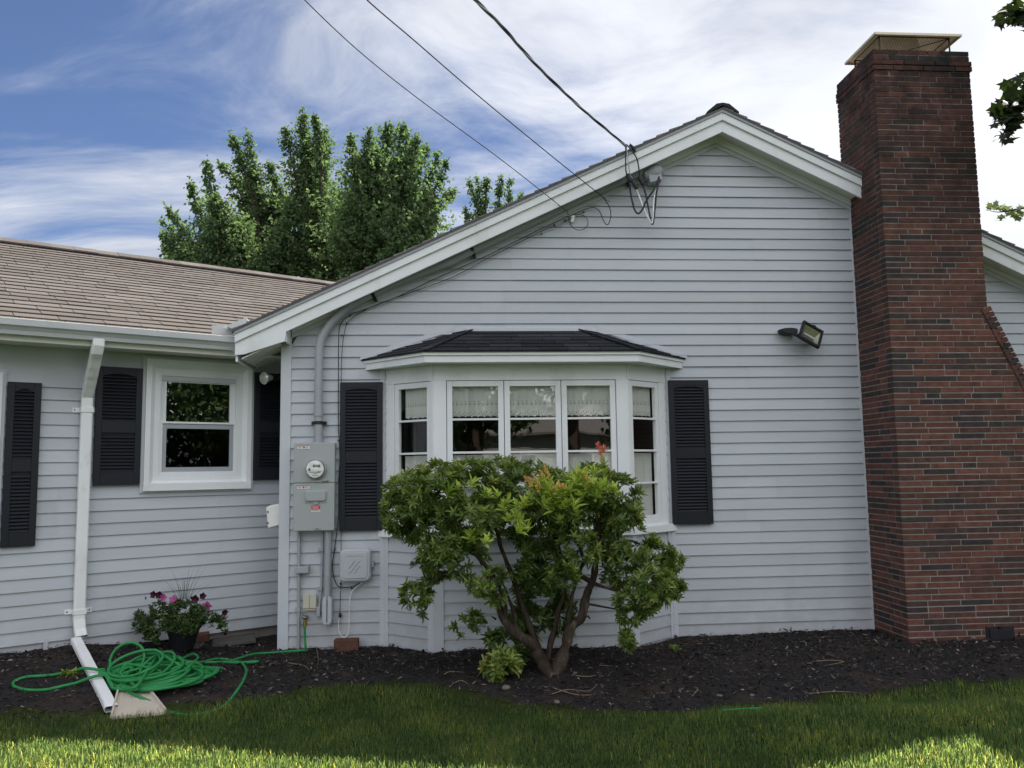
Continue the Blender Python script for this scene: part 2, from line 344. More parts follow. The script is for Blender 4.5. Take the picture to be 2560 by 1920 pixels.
tag(grid_mesh('ground',xs,ys,lambda x,y:ground_z(x,y)+.012*nn(x,y,1.6),MT['lawn']),'lawn and yard ground around the house','ground',kind='structure')
def bed_z(x,y):
    return ground_z(x,y)+.016+.02*nn(x,y,2.5,3)+.014*nn(x,y,9,5)+.010*nn(x,y,25,7)-.03*sst(.25,0,y-edge_y(x))
bx=list(np.arange(-7.4,7.5,.045)); by=list(np.arange(-4.6,1.2,.04))
def bed_keep(x,y):
    if y<edge_y(x)-.03+.05*nn(x,y,4): return False
    return (x*WN.x+y*WN.y-WC)>-.12 and y<.1 or (x<-1.3 and (x*WN.x+y*WN.y-WC)>-.12)
tag(grid_mesh('mulch_bed',bx,by,bed_z,MT['soil'],bed_keep),'dark mulch planting bed along the house wall','planting bed',kind='structure')

# ---------------------------------------------------------------- house: walls
house=empty('house',(2.5,0,0),'single storey house with pale grey clapboard, white trim and a brick chimney','house')
RX,RZ,SL=2.578,4.855,.4725                     # main ridge: x, top of shingles, slope
def roof_z(x): return RZ-SL*abs(x-RX)
def sid_top(x): return 4.555-.463*abs(x-RX)
def inv_top(z,sgn): return RX+sgn*(4.555-z)/.463
def courses(mb,k0,k1,rngs,lip=.018):
    """clapboards; rngs(z0,z1) gives (xl0,xr0,xl1,xr1) stretches in local x, wall face y=0, house towards +y"""
    for k in range(k0,k1):
        z0,z1=k*E0,(k+1)*E0; j=rng.uniform(-.0012,.0012); R_=[]
        if k%2==0 or k==k0: seam=rng.uniform(0,3.6)                     # vinyl panels carry two boards and lap every 3.6 m
        for xl0,xr0,xl1,xr1 in rngs(z0,z1):
            cut=[x for x in [seam-3.6*i for i in range(-3,4)] if max(xl0,xl1)+.15<x<min(xr0,xr1)-.15]
            for x in sorted(cut): R_.append((xl0,x+.012,xl1,x+.012)); xl0=xl1=x
            R_.append((xl0,xr0,xl1,xr1))
        for ri,(xl0,xr0,xl1,xr1) in enumerate(R_):
            if xr0-xl0<.004: continue
            yb,yt=-lip+j-(.0026 if ri%2 else 0),-.0035-(.0026 if ri%2 else 0); mb.ca=rng.random()
            mb.quad((xl0,yb,z0),(xr0,yb,z0),(xr1,yt,z1),(xl1,yt,z1))
            mb.quad((xl1,yt,z1),(xr1,yt,z1),(xr1,-.001,z1+.022),(xl1,-.001,z1+.022))   # nailing flange behind the next lip
            mb.quad((xl0,yb,z0),(xl0,yb+.003,z0+.0045),(xr0,yb+.003,z0+.0045),(xr0,yb,z0))
BAYX0,BAYX1=-.42,1.90
def gable_rng(z0,z1):
    def lim(z): return max(-1.385,inv_top(z,-1)),min(6.5,inv_top(z,1))
    a0,b0=lim(z0); a1,b1=lim(z1)
    if a1>b1: a1=b1=RX
    if 0.85<z0+.05<2.40: return [(a0,BAYX0,a1,BAYX0),(BAYX1,b0,BAYX1,b1)]
    return [(a0,b0,a1,b1)]
mb=MB(); courses(mb,-1,45,gable_rng)
# butt laps of the vinyl panels and the backing sheet
for x,k in ((-.2,31),(.55,28),(2.9,37),(1.1,33),(3.1,20),(2.7,12),(2.9,5),(.2,36),(3.4,30),(-.9,4)):
    mb.box((x,-.0165,k*E0+.003),(x+.35,-.0155,k*E0+.004))
mb.build('gable_wall',MT['siding'],house)
mb=MB(); mb.prism([(-1.46,.02,-.3),(BAYX0,.02,-.3),(BAYX0,.02,sid_top(BAYX0)),(-1.46,.02,2.70)],(0,.1,0))
mb.prism([(BAYX0,.02,-.3),(BAYX1,.02,-.3),(BAYX1,.02,.90),(BAYX0,.02,.90)],(0,.1,0))
mb.prism([(BAYX0,.02,2.40),(BAYX1,.02,2.40),(BAYX1,.02,sid_top(BAYX1)),(BAYX0,.02,sid_top(BAYX0))],(0,.1,0))
mb.prism([(BAYX1,.02,-.3),(6.5,.02,-.3),(6.5,.02,sid_top(6.5)),(RX,.02,4.56),(BAYX1,.02,sid_top(BAYX1))],(0,.1,0))
mb.build('foundation',MT['concrete'],house)
# left return wall of the gable, back to the wing
JS=None
def wing_local_from_x(X):   # s where the wing wall line reaches world x
    return (X-WN.x*WC)/WT.x
SJ=wing_local_from_x(-1.462)
yj=(WN*WC+WT*SJ).y
mb=MB(Matrix(((0,-1,0,-1.462),(-1,0,0,0),(0,0,1,0),(0,0,0,1)))@Matrix.Scale(1,4))
mb=MB(Matrix(((0,1,0,-1.462),(-1,0,0,yj),(0,0,1,0),(0,0,0,1))))      # local x runs towards the street, local y into the gable block
courses(mb,-1,26,lambda a,b:[(0,yj,0,yj)]); mb.build('return_wall',MT['siding'],house)
mb=MB(); mb.box((-1.476,-.024,-.12),(-1.385,.0,2.72)); mb.box((-1.478,-.023,-.12),(-1.463,.09,2.72)); mb.build('corner_post',MT['gtrim'],house,bevel=.004)
mb=MB(); mb.box((3.868,-.02,.0),(3.885,.01,3.95)); mb.build('edge_trim',MT['gtrim'],house)
# trim that follows the gable slope under the soffit
mb=MB()
for sg,xe in ((-1,-1.385),(1,6.5)):
    a=(RX,-.022,4.555+.028); b=(xe,-.022,sid_top(xe)+.028); 
    mb.prism([(RX,-.022,4.548),(xe,-.022,sid_top(xe)-.007),(xe,-.022,sid_top(xe)+.035),(RX,-.022,4.59)],(0,.02,0))
mb.build('gable_channel',MT['gtrim'],house)

for sg,xe in ((-1,-1.385),(1,6.5)):
    mb=MB(); mb.prism([(RX,-.03,4.592),(xe,-.03,sid_top(xe)+.037),(xe,-.03,sid_top(xe)+.16),(RX,-.03,4.715)],(0,.028,0)); mb.build('frieze_board',MT['trim'],house)
# ---------------------------------------------------------------- house: main roof
YR=-.23                                         # front face of the rake boards
EAVX=-1.83
def rake(name,sg,xe):
    # fascia, upper step and drip edge as three proud layers
    z=lambda x,d: RZ-.035-SL*abs(x-RX)-d
    f=MB(); pts=[(RX,YR,z(RX,.205)),(RX,YR,z(RX,.05))]
    if sg<0: pts+= [(xe,YR,z(xe,.05)),(xe,YR,z(xe,.05)-.155),(xe+.075,YR,z(xe+.075,0)-.235),(-1.405,YR,z(-1.405,0)-.285),(-1.395,YR,z(-1.395,.205))]
    else: pts+= [(xe,YR,z(xe,.05)),(xe,YR,z(xe,.205))]
    f.prism(pts,(0,.03,0)); fo=f.build('rake_board',MT['trim'],house,bevel=.003)
    u=MB(); u.prism([(RX,YR-.022,z(RX,.098)),(RX,YR-.022,z(RX,.022)),(xe-sg*-.0,YR-.022,z(xe,.022)),(xe,YR-.022,z(xe,.098))],(0,.021,0)); u.build('rake_mould',MT['trim'],fo,bevel=.004)
    d=MB(); d.prism([(RX,YR-.034,z(RX,.026)),(RX,YR-.034,z(RX,-.004)),(xe,YR-.034,z(xe,-.004)),(xe,YR-.034,z(xe,.026))],(0,.05,0)); d.build('drip_edge',MT['drip'],fo)
    s=MB(); zi=lambda x: z(x,.155)
    xs_=-1.385 if sg<0 else xe
    s.prism([(RX,YR+.03,zi(RX)),(xs_,YR+.03,zi(xs_)),(xs_,YR+.03,zi(xs_)+.012),(RX,YR+.03,zi(RX)+.012)],(0,.225,0)); s.build('soffit',MT['soffit'],house)
rake('rake_board',-1,EAVX); rake('rake_board',1,3.872 if False else 6.95)
# return box end and grooved eave soffit on the left
mb=MB(); za=RZ-.035-SL*abs(-1.405-RX)-.285
mb.box((-1.415,YR+.03,za),(-1.395,.0,za+.12)); mb.build('return_box',MT['trim'],house)
mb=MB()
for i in range(9):
    y0=YR+.03+i*.11
    for (a,b,dz) in ((0,.085,0),(.085,.11,.008)):
        p=lambda x,y: (x,y,RZ-.035-SL*abs(x-RX)-.262+(0.0))
        q=[p(EAVX+.05,y0+a),p(-1.47,y0+a),p(-1.47,y0+b),p(EAVX+.05,y0+b)]
        mb.prism([(v[0],v[1],v[2]+dz) for v in q],(0,0,.012))
mb.build('eave_soffit',MT['soffit'],house)
mb=MB(); mb.box((EAVX,YR+.03,2.48),(EAVX+.02,1.6,2.69)); mb.build('eave_fascia',MT['trim'],house)
def shingles(mb,P,U,Vv,Nn,v_len,ul,ur,expo=.145,tabw=.31,thick=.009,skip=None,w_rand=.0):
    """overlapping tabs on a slope; P eave corner, U along eave, Vv up slope, Nn normal; ul/ur(v) limits"""
    U=Vector(U).normalized(); Vv=Vector(Vv).normalized(); Nn=Vector(Nn).normalized(); P=Vector(P)
    n=max(1,int(math.ceil(v_len/expo-1e-6)))
    for r in range(n):
        v0=r*expo; v1=min(v_len,v0+expo)
        a0,b0,a1,b1=ul(v0),ur(v0),ul(v1),ur(v1)
        u=min(a0,a1)-rng.random()*tabw
        base=rng.uniform(.3,.7)
        while u<max(b0,b1):
            wd=tabw*(1+rng.uniform(-w_rand,w_rand)); u2=u+wd
            cl=lambda t,l,h:min(max(t,l),h)
            q=[(cl(u+.003,a0,b0),v0),(cl(u2-.003,a0,b0),v0),(cl(u2-.003,a1,b1),v1),(cl(u+.003,a1,b1),v1)]
            if max(q[1][0]-q[0][0],q[2][0]-q[3][0])>.01:
                mid=P+U*((q[0][0]+q[1][0])/2)+Vv*(v0+v1)/2
                if not(skip and skip(mid)):
                    mb.ca=min(1,max(0,base+rng.uniform(-.35,.35))); j=rng.uniform(0,.004); dv=rng.uniform(-.003,.003)
                    B=[P+U*a+Vv*(b+(dv if b==v0 else 0)) for a,b in q]; h0,h1=thick+j,.001
                    T=[B[0]+Nn*h0,B[1]+Nn*h0,B[2]+Nn*h1,B[3]+Nn*h1]
                    lowr=[B[0]-Nn*.004,B[1]-Nn*.004]
                    mb.add(T+lowr,[(0,1,2,3),(0,4,5,1)]); 
                    mb.add([T[0],T[3],B[3]-Nn*.004,lowr[0]],[(0,1,2,3)]); mb.add([T[1],lowr[1],B[2]-Nn*.004,T[2]],[(0,1,2,3)])
            u=u2
    mb.ca=.5
cs=1/math.sqrt(1+SL*SL)
for sg,xe in ((-1,EAVX-.02),(1,6.98)):
    run=abs(xe-RX); L_=run/cs
    mb=MB(); shingles(mb,(xe,YR-.045,roof_z(xe)-.018),(0,1,0),(-sg*cs,0,SL*cs),(sg*SL*cs,0,cs),L_,lambda v:0,lambda v:9.0,.14,.5,.012)
    # the sheathing under them
    mb.ca=.1; mb.prism([(xe,YR-.04,roof_z(xe)-.036),(RX,YR-.04,RZ-.036),(RX,YR-.04,RZ-.024),(xe,YR-.04,roof_z(xe)-.024)],(0,9.0,0))
    mb.build('roof',MT['shingle_g'],house)
mb=MB()
for i in range(40):
    y=YR-.05+i*.22; mb.ca=rng.random()
    for sg in (-1,1):
        mb.prism([(RX,y,RZ+.022),(RX+sg*.06,y,RZ+.012),(RX+sg*.15,y,RZ-SL*.15+.008),(RX+sg*.15,y,RZ-SL*.15-.008),(RX,y,RZ-.002)],(0,.26,0 if i%2 else .003))
mb.build('ridge_cap',MT['shingle_d'],house)

# ---------------------------------------------------------------- house: wing
S0=-7.0
STEP=WL(112,1600)[0]
def wl_rng(z0,z1):
    out=[]
    for a,b,za,zb in WIN_OPEN:
        if za<z0+.05<zb: out.append((a,b))
    segs=[]; cur=S0
    for a,b in sorted(out): segs.append((cur,a)); cur=b
    segs.append((cur,SJ))
    r=[]
    for a,b in segs:
        if z0<.15 and a<STEP: a=STEP
        if b>a: r.append((a,b,a,b))
    return r
a_=[WL(355.3,892.5),WL(632.5,904.6),WL(630,1224),WL(348,1234.8)]
WIN1=((a_[0][0]+a_[3][0])/2,(a_[1][0]+a_[2][0])/2,(a_[2][1]+a_[3][1])/2,(a_[0][1]+a_[1][1])/2)
fr_=WL(16,925)[0]
WIN2=(fr_-1.25,fr_,.90,2.36)
WIN_OPEN=[(WIN1[0]+.07,WIN1[1]-.07,WIN1[2]+.06,WIN1[3]-.03),(WIN2[0]+.07,WIN2[1]-.07,WIN2[2]+.06,WIN2[3]-.03)]
mb=MB(WX); courses(mb,1,23,wl_rng)
mb.box((S0,-.004,23*E0+.002),(SJ,.0,2.57))                      # plain band under the soffit
mb.box((STEP-.012,-.02,E0-.05),(STEP+.022,-.001,2*E0+.02))
for a,b,za,zb in ((S0,WIN_OPEN[1][0],0,2.57),(WIN_OPEN[1][1],WIN_OPEN[0][0],0,2.57),(WIN_OPEN[0][1],SJ-.01,0,2.57),(WIN_OPEN[0][0],WIN_OPEN[0][1],0,WIN_OPEN[0][2]),(WIN_OPEN[0][0],WIN_OPEN[0][1],WIN_OPEN[0][3],2.57)):
    mb.quad((a,.004,za+.12),(b,.004,za+.12),(b,.004,zb),(a,.004,zb))
mb.build('wing_wall',MT['siding'],house)
mb=MB(WX); mb.box((S0,.02,-.3),(SJ-.1,.14,.30)); mb.build('foundation',MT['concrete'],house)
GOFF=.36
mb=MB(WX); mb.box((S0,-GOFF,2.565),(SJ-.02,-.001,2.58)); mb.build('soffit',MT['soffit'],house)
EV=wing_local_from_x(-1.80)+ .0
# eave runs on until it meets the rake of the gable roof
SE=( -1.835 - (WN*(WC+GOFF)).x)/WT.x
mb=MB(WX); mb.box((S0,-GOFF-.018,2.545),(SE+.02,-GOFF,2.70)); mb.build('fascia',MT['soffit'],house)
# K-style gutter
SG=( -1.84 - (WN*(WC+GOFF+.12)).x)/WT.x
prof=[(-.02,.0),(-.02,.105),(-.022,.105),(-.022,.002),(-.075,.002),(-.085,.03),(-.105,.055),(-.128,.07),(-.128,.115),(-.115,.118),(-.115,.112),(-.122,.110),(-.122,.075),(-.100,.06),(-.079,.034),(-.071,.006),(-.026,.006),(-.026,.105)]
g=MB(WX); zg=2.588
gp=[(-.02,.108),(-.02,.0),(-.080,.0),(-.088,.028),(-.108,.052),(-.128,.064),(-.132,.112),(-.118,.116),(-.118,.108),(-.126,.104),(-.122,.068),(-.102,.056),(-.082,.032),(-.076,.005),(-.025,.005),(-.025,.108)]
vs=[]; n=len(gp)
P0=[(S0,-GOFF+a,zg+b) for a,b in gp]; P1=[(SG,-GOFF+a,zg+b) for a,b in gp]
g.add(P0+P1,[(i,(i+1)%n,n+(i+1)%n,n+i) for i in range(n)])
go=g.build('gutter',MT['gutter'],house)
mb=MB(WX)
for i in range(60):
    s=S0+(SG-S0)*(.35+.6*rng.random()); mb.obox((s,-GOFF-.07+rng.uniform(-.04,.04),zg+.105+rng.uniform(-.01,.01)),(Vector((1,rng.uniform(-1,1),.2)),Vector((0,1,0)).cross(Vector((1,0,.2))),Vector((0,1,.3))),(rng.uniform(.01,.03),.006,.01))
tag(mb.build('leaf_litter',mat('dry_litter',(.3,.27,.1),.9,.1,var=.3,vscale=40),go),kind='stuff')
# wing roof
WSL=.42; WD=3.05; EO=GOFF+.055; ZE=2.688
cw=1/math.sqrt(1+WSL*WSL)
def wing_skip(m):
    return m.x>EAVX+.06 and m.z<roof_z(m.x)-.06 and m.y>YR
mb=MB(); NW=WX.to_3x3()
def wl(s,y,z): return WX@Vector((s,y,z))
Lw=(WD+EO)/cw
def wshing(name):
    m=MB(); shingles(m,wl(S0-.4,-EO,ZE),NW@Vector((1,0,0)),NW@Vector((0,cw,WSL*cw)),NW@Vector((0,-WSL*cw,cw)),Lw,lambda v:0,lambda v:5.2-S0+.4 if v>.9 else min(9,SG-S0+.4+.10+v*3.2),.150,.31,.009,wing_skip,.15)
    return m
m=wshing('x')
zr=ZE+WSL*(WD+EO)
m.ca=.1
m.add([wl(S0-.4,-EO+.02,ZE-.012),wl(SG-.05,-EO+.02,ZE-.012),wl(SG+3.0,WD,zr-.012),wl(S0-.4,WD,zr-.012)],[(0,1,2,3)])
m.add([wl(S0-.4,WD,zr-.006),wl(SG+3.6,WD,zr-.006),wl(SG+3.6,WD*2+.4,ZE),wl(S0-.4,WD*2+.4,ZE)],[(0,1,2,3)])
ro=m.build('roof',MT['shingle'],house)
m=MB(WX)
for i in range(48):
    s=S0-.4+i*.24; m.ca=rng.random()
    if wing_skip(wl(s,WD,zr)): continue
    h=rng.uniform(0,.006)
    m.prism([(s,WD-.16,zr-.030+h),(s,WD,zr+.045+h),(s,WD+.16,zr-.022+h),(s,WD+.16,zr-.045),(s,WD,zr+.026),(s,WD-.16,zr-.048+h)],(.246,0,0))
m.build('ridge_cap',MT['shingle'],house)
# metal kick-out at the valley foot
m=MB()
zt=roof_z(-1.86)
pa=[W(530,813,GOFF+.06),W(582,814,GOFF+.06),W(583,838,GOFF+.06),W(530,834,GOFF+.06)]
m.prism(pa,WN*-.012)
m.prism([M(565,815,YR+.02),M(615,793,YR+.02),M(622,804,YR+.02),M(584,823,YR+.02)],(0,.1,-.01))
m.build('flashing',MT['gutter'],house)

# windows of the wing
def wing_window(s0,s1,z0,z1,zm):
    f=MB(WX)
    def ring(a,b,y0,y1,t,tb=None,m=f):
        tb=t if tb is None else tb
        s_0,s_1,z_0,z_1=a[0],a[1],a[2],a[3]
        m.box((s_0,y0,z_1-t),(s_1,y1,z_1)); m.box((s_0,y0,z_0),(s_1,y1,z_0+tb))
        m.box((s_0,y0,z_0+tb),(s_0+t,y1,z_1-t)); m.box((s_1-t,y0,z_0+tb),(s_1,y1,z_1-t))
    g2=MB(WX); ring((s0,s1,z0,z1),0,-.028,.0,.026,.026,g2)
    a=(s0+.026,s1-.026,z0+.026,z1-.026)
    # bevelled casing: outer raised band, sloped cove, inner flat
    def frame(a,t,yo,yi,m):
        s_0,s_1,z_0,z_1=a
        o=[(s_0,z_0),(s_1,z_0),(s_1,z_1),(s_0,z_1)]; i=[(s_0+t,z_0+t),(s_1-t,z_0+t),(s_1-t,z_1-t),(s_0+t,z_1-t)]
        for k in range(4):
            l=(k+1)%4; m.quad((o[k][0],yo,o[k][1]),(o[l][0],yo,o[l][1]),(i[l][0],yi,i[l][1]),(i[k][0],yi,i[k][1]))
        return (s_0+t,s_1-t,z_0+t,z_1-t)
    frame((a[0],a[1],a[2],a[3]),.0001,.0,-.05,f)
    b=frame(a,.042,-.05,-.05,f); b=frame(b,.036,-.05,-.022,f); b=frame(b,.045,-.022,-.022,f); b=frame(b,.0001,-.022,.03,f)
    f.box((s0+.02,-.068,z0+.018),(s1-.03,-.03,z0+.082))
    wo=f.build('window',MT['trim'],house)
    g2.build('trim_channel',MT['gtrim'],wo)
    # sashes
    i0,i1,j0,j1=b; mid=zm
    u=MB(WX); ring((i0+.012,i1-.012,mid-.02,j1-.018),0,.012,.04,.05,.03,u); u.box((i0,-.016,j1-.016),(i1,.03,j1)); u.box((i0+.0,-.016,j0),(i0+.012,.03,j1)); u.box((i1-.012,-.016,j0),(i1,.03,j1)); u.build('sash',MT['trim'],wo,bevel=.002)
    l=MB(WX); ring((i0+.012,i1-.012,j0+.0,mid+.03),0,-.012,.010,.018,.03,l); l.build('sash',MT['trim'],wo,bevel=.002)
    sc=MB(WX); ring((i0+.03,i1-.03,j0+.03,mid+.004),0,-.004,.008,.035,.04,sc); sc.build('screen_frame',MT['conduit'],wo)
    p=MB(WX); p.quad((i0+.06,.026,mid),(i1-.06,.026,mid),(i1-.06,.026,j1-.06),(i0+.06,.026,j1-.06)); p.build('pane',MT['glass_new'],wo)
    p=MB(WX); p.quad((i0+.06,.02,j0+.06),(i1-.06,.02,j0+.06),(i1-.06,.02,mid),(i0+.06,.02,mid)); p.build('pane',MT['glass_new'],wo)
    p=MB(WX); p.quad((i0+.06,.002,j0+.06),(i1-.06,.002,j0+.06),(i1-.06,.002,mid-.03),(i0+.06,.002,mid-.03)); p.build('insect_screen',MT['screen'],wo)
    r=MB(WX); x0,x1,y0,y1=i0-.02,i1+.02,.045,2.2
    r.quad((x0,y0,j0-.02),(x1,y0,j0-.02),(x1,y1,j0-.02),(x0,y1,j0-.02)); r.quad((x0,y0,j1+.02),(x1,y0,j1+.02),(x1,y1,j1+.02),(x0,y1,j1+.02))
    r.quad((x0,y0,j0-.02),(x0,y1,j0-.02),(x0,y1,j1+.02),(x0,y0,j1+.02)); r.quad((x1,y0,j0-.02),(x1,y1,j0-.02),(x1,y1,j1+.02),(x1,y0,j1+.02)); r.quad((x0,y1,j0-.02),(x1,y1,j0-.02),(x1,y1,j1+.02),(x0,y1,j1+.02))
    r.build('room',MT['room'],wo)
zm1=WL(490,1064,-.03)[1]
wing_window(*WIN1,zm1); wing_window(*WIN2,1.66)

def shutter(xf,x0,x1,z0,z1,label,y0=-.016):
    m=MB(xf); st=.05; rl=.11; ym,yf=y0-.006,y0-.034
    zmid=z0+(z1-z0)*.49
    m.box((x0,yf,z0),(x0+st,y0+.01,z1)); m.box((x1-st,yf,z0),(x1,y0+.01,z1))
    m.box((x0+st,yf+.001,z0),(x1-st,y0+.01,z0+rl)); m.box((x0+st,yf+.001,z1-rl*.42),(x1-st,y0+.01,z1)); m.box((x0+st,yf+.001,zmid-.05),(x1-st,y0+.01,zmid+.05))
    # arched underside of the top rail
    n=12; xa,xb=x0+st,x1-st; zt=z1-rl*.42-.0001
    arc=[(xa+(xb-xa)*i/n,yf+.001,zt-.03+.024*math.sin(math.pi*i/n)**1.3) for i in range(n+1)]
    for i in range(n):
        m.quad((arc[i][0],yf+.001,zt),(arc[i+1][0],yf+.001,zt),arc[i+1],arc[i]); m.quad(arc[i],arc[i+1],(arc[i+1][0],y0,arc[i+1][2]),(arc[i][0],y0,arc[i][2]))
    m.quad((xa,y0-.014,z0+rl),(xb,y0-.014,z0+rl),(xb,y0-.014,zt),(xa,y0-.014,zt))
    z=z0+rl; 
    while z<zt-.012:
        if not(zmid-.07<z<zmid+.045): m.prism([(xa,yf+.003,z),(xa,yf+.003,z+.007),(xa,y0-.013,z+.030),(xa,y0-.013,z+.022)],(xb-xa,0,0))
        z+=.0285
    o=m.build('shutter',MT['shutter'],house,bevel=.0015,seg=1); o['label']=label
def rect(pts): return (pts[0][0]+pts[3][0])/2,(pts[1][0]+pts[2][0])/2,(pts[2][1]+pts[3][1])/2,(pts[0][1]+pts[1][1])/2
r_=rect([WL(14.5,956),WL(101.3,957.9),WL(87,1365),WL(3,1367)]); shutter(WX,*r_,'tall dark louvred shutter at the wing end beside the cut-off window')
r_=rect([WL(242,918),WL(355.5,921),WL(348,1211.7),WL(227,1213.5)]); shutter(WX,r_[0],WIN1[0]-.004,r_[2],r_[3],'dark louvred shutter between the downspout and the wing window')
r_=rect([WL(633,933),WL(700,935),WL(700,1199),WL(629,1200.9)]); shutter(WX,WIN1[1]+.004,min(WIN1[1]+.33,SJ-.02),r_[2],r_[3],'dark louvred shutter half hidden behind the corner post')
shutter(None,-.951,-.575,.994,2.309,'dark louvred shutter between the electric meter and the bay window')
shutter(None,2.035,2.410,.992,2.308,'dark louvred shutter on the chimney side of the bay window')

# downspout
sd,_=WL(199,1500,.06); sd2,_=WL(246,850,GOFF+.07)
m=MB(WX)
def rtube(m,pts,hw,hd,wl_=(1,0,0)):
    """rectangular pipe along pts; width along wl_"""
    P=[Vector(p) for p in pts]; Wd=Vector(wl_).normalized(); vs=[]; fs=[]
    for i,p in enumerate(P):
        d=(P[min(i+1,len(P)-1)]-P[max(i-1,0)]).normalized(); q=d.cross(Wd).normalized(); w_=q.cross(d)
        k=hw if isinstance(hw,(int,float)) else hw[i]; kk=hd if isinstance(hd,(int,float)) else hd[i]
        c=.22
        for a,b in ((-1,-1+c),(-1+c,-1),(1-c,-1),(1,-1+c),(1,1-c),(1-c,1),(-1+c,1),(-1,1-c)): vs.append(p+w_*k*a+q*kk*b)
    for i in range(len(P)-1):
        for k in range(8): fs.append((i*8+k,i*8+(k+1)%8,(i+1)*8+(k+1)%8,(i+1)*8+k))
    m.add(vs,fs)
pts=[(sd2,-GOFF-.07,2.60),(sd2,-GOFF-.07,2.55),(sd2-.005,-GOFF-.045,2.50)]
n=9
for i in range(n): t=i/(n-1); pts.append((sd2+(sd-sd2)*(.1+.8*t),-GOFF-.03+(GOFF-.045)*(.12+.8*t),2.47-.26*t+(.0015 if i%2 else -.0015)))
pts+=[(sd,-.06,2.16),(sd,-.058,2.0),(sd,-.058,.75),(sd,-.058,.42),(sd,-.062,.36),(sd+.005,-.085,.28),(sd+.01,-.12,.225)]
rtube(m,pts,.043,.033)
do=m.build('downspout',MT['dspout'],house)
for z in (2.055,.42):
    m=MB(WX); m.box((sd-.048,-.097,z-.022),(sd+.048,-.02,z+.022))
    for sx in (-1,1): m.box((sd+sx*.047,-.022,z-.02),(sd+sx*.10,-.016,z+.02))
    m.build('strap',MT['dspout'],do,bevel=.003)
    for sx in (-1,1): m=MB(WX); m.lathe((sd+sx*.082,-.021,z),(0,-1,0),[(.006,0),(.006,.003)],8); m.build('screw',MT['ink'],do)

# ---------------------------------------------------------------- house: bay window
BY=-.35
PL=[Vector((-.546,0,0)),Vector((-.115,BY,0)),Vector((1.575,BY,0)),Vector((2.01,0,0))]
def face_xf(a,b):
    t=(b-a).normalized(); n=Vector((-t.y,t.x,0))     # n points into the house
    return Matrix(((t.x,n.x,0,a.x),(t.y,n.y,0,a.y),(0,0,1,0),(0,0,0,1))),(b-a).length
FX=[face_xf(PL[i],PL[i+1]) for i in range(3)]
ZS0,ZS1,ZH0,ZH1=.935,1.0,2.285,2.42
bay=MB()
def bay_box(i,a,b,m): m.xf=FX[i][0]; m.box(a,b); m.xf=None
FLOOR_B=-.12
for i in range(3):
    m=bay; Lf=FX[i][1]
    m.xf=FX[i][0]; m.box((-.0,-.012,ZH0),(Lf,.05,ZH1+.02)); m.box((0,.0,.90),(Lf,.05,1.06))
    m.xf=None
# front posts and mullions, measured along the front face
fu=lambda px: M(px,1040,BY).x-PL[1].x
m=bay; m.xf=FX[1][0]; LF=FX[1][1]
m.box((-.004,-.016,1.0),(fu(1116),.05,ZH0)); m.box((fu(1541),-.016,1.0),(LF+.004,.05,ZH0))
m.xf=FX[0][0]; LA=FX[0][1]; m.box((LA-.022,-.016,1.0),(LA+.004,.05,ZH0)); m.box((0,-.010,1.0),(.105,.05,ZH0)); 
m.xf=FX[2][0]; m.box((-.004,-.016,1.0),(.022,.05,ZH0)); m.box((LA-.105,-.010,1.0),(LA,.05,ZH0)); m.xf=None
bo=bay.build('bay_window',MT['trim'],house,bevel=.003)
def casement(i,u0,u1,label=None):
    m=MB(FX[i][0]); z0,z1=1.03,ZH0-.004; t=.048
    m.box((u0,-.006,z0),(u0+t,.03,z1)); m.box((u1-t,-.006,z0),(u1,.03,z1)); m.box((u0+t,-.006,z1-t),(u1-t,.03,z1)); m.box((u0+t,-.006,z0),(u1-t,.03,z0+.06))
    ga,gb=z0+.06,z1-t
    for k in (1,2,3):
        z=ga+(gb-ga)*k/4; m.box((u0+t-.006,-.008,z-.009),(u1-t+.006,.024,z+.009))
    s=m.build('sash',MT['trim'],bo,bevel=.0025)
    p=MB(FX[i][0]); p.quad((u0+t-.004,.012,ga),(u1-t+.004,.012,ga),(u1-t+.004,.012,gb),(u0+t-.004,.012,gb)); p.build('pane',MT['glass'] if i==1 else MT['glass_side'],bo)
    return u0+t,u1-t,ga,gb
GL=[]
eds=[1116.5,1260.5,1403.6,1540.5]
for k in range(3): GL.append((1,)+casement(1,fu(eds[k])+.003,fu(eds[k+1])-.003))
GL.append((0,)+casement(0,.108,LA-.025)); GL.append((2,)+casement(2,.025,LA-.108))
# sill
def ring_poly(off,ext=0):
    n=[Vector((-(PL[i+1]-PL[i]).normalized().y*-1,-(PL[i+1]-PL[i]).normalized().x,0)) for i in range(3)]   # outward
    def isect(i):
        a,b=n[i],n[i+1]; p=PL[i+1]; d=(a+b).normalized(); return p+d*(off/d.dot(a))
    t0=(PL[1]-PL[0]).normalized(); t2=(PL[3]-PL[2]).normalized()
    p0=PL[0]+n[0]*off; p0=p0+t0*((-.001-p0.y)/t0.y); p3=PL[3]+n[2]*off; p3=p3+t2*((-.001-p3.y)/t2.y)
    if off>.15: p0.x=max(p0.x,-.742-(off-.205)); p3.x=min(p3.x,2.192+(off-.205))
    return [p0,isect(0),isect(1),p3]
def band(mat_,name,off,z0,z1,inner=-.02,bev=.004,parent=bo,m=None):
    o=ring_poly(off); i=ring_poly(inner); mm=m or MB()
    for k in range(3):
        mm.prism([(o[k].x,o[k].y,z0),(o[k+1].x,o[k+1].y,z0),(i[k+1].x,i[k+1].y,z0),(i[k].x,i[k].y,z0)],(0,0,z1-z0))
    return mm.build(name,mat_,parent,bevel=bev) if m is None else None
band(MT['trim'],'sill',.055,ZS0,ZS1)
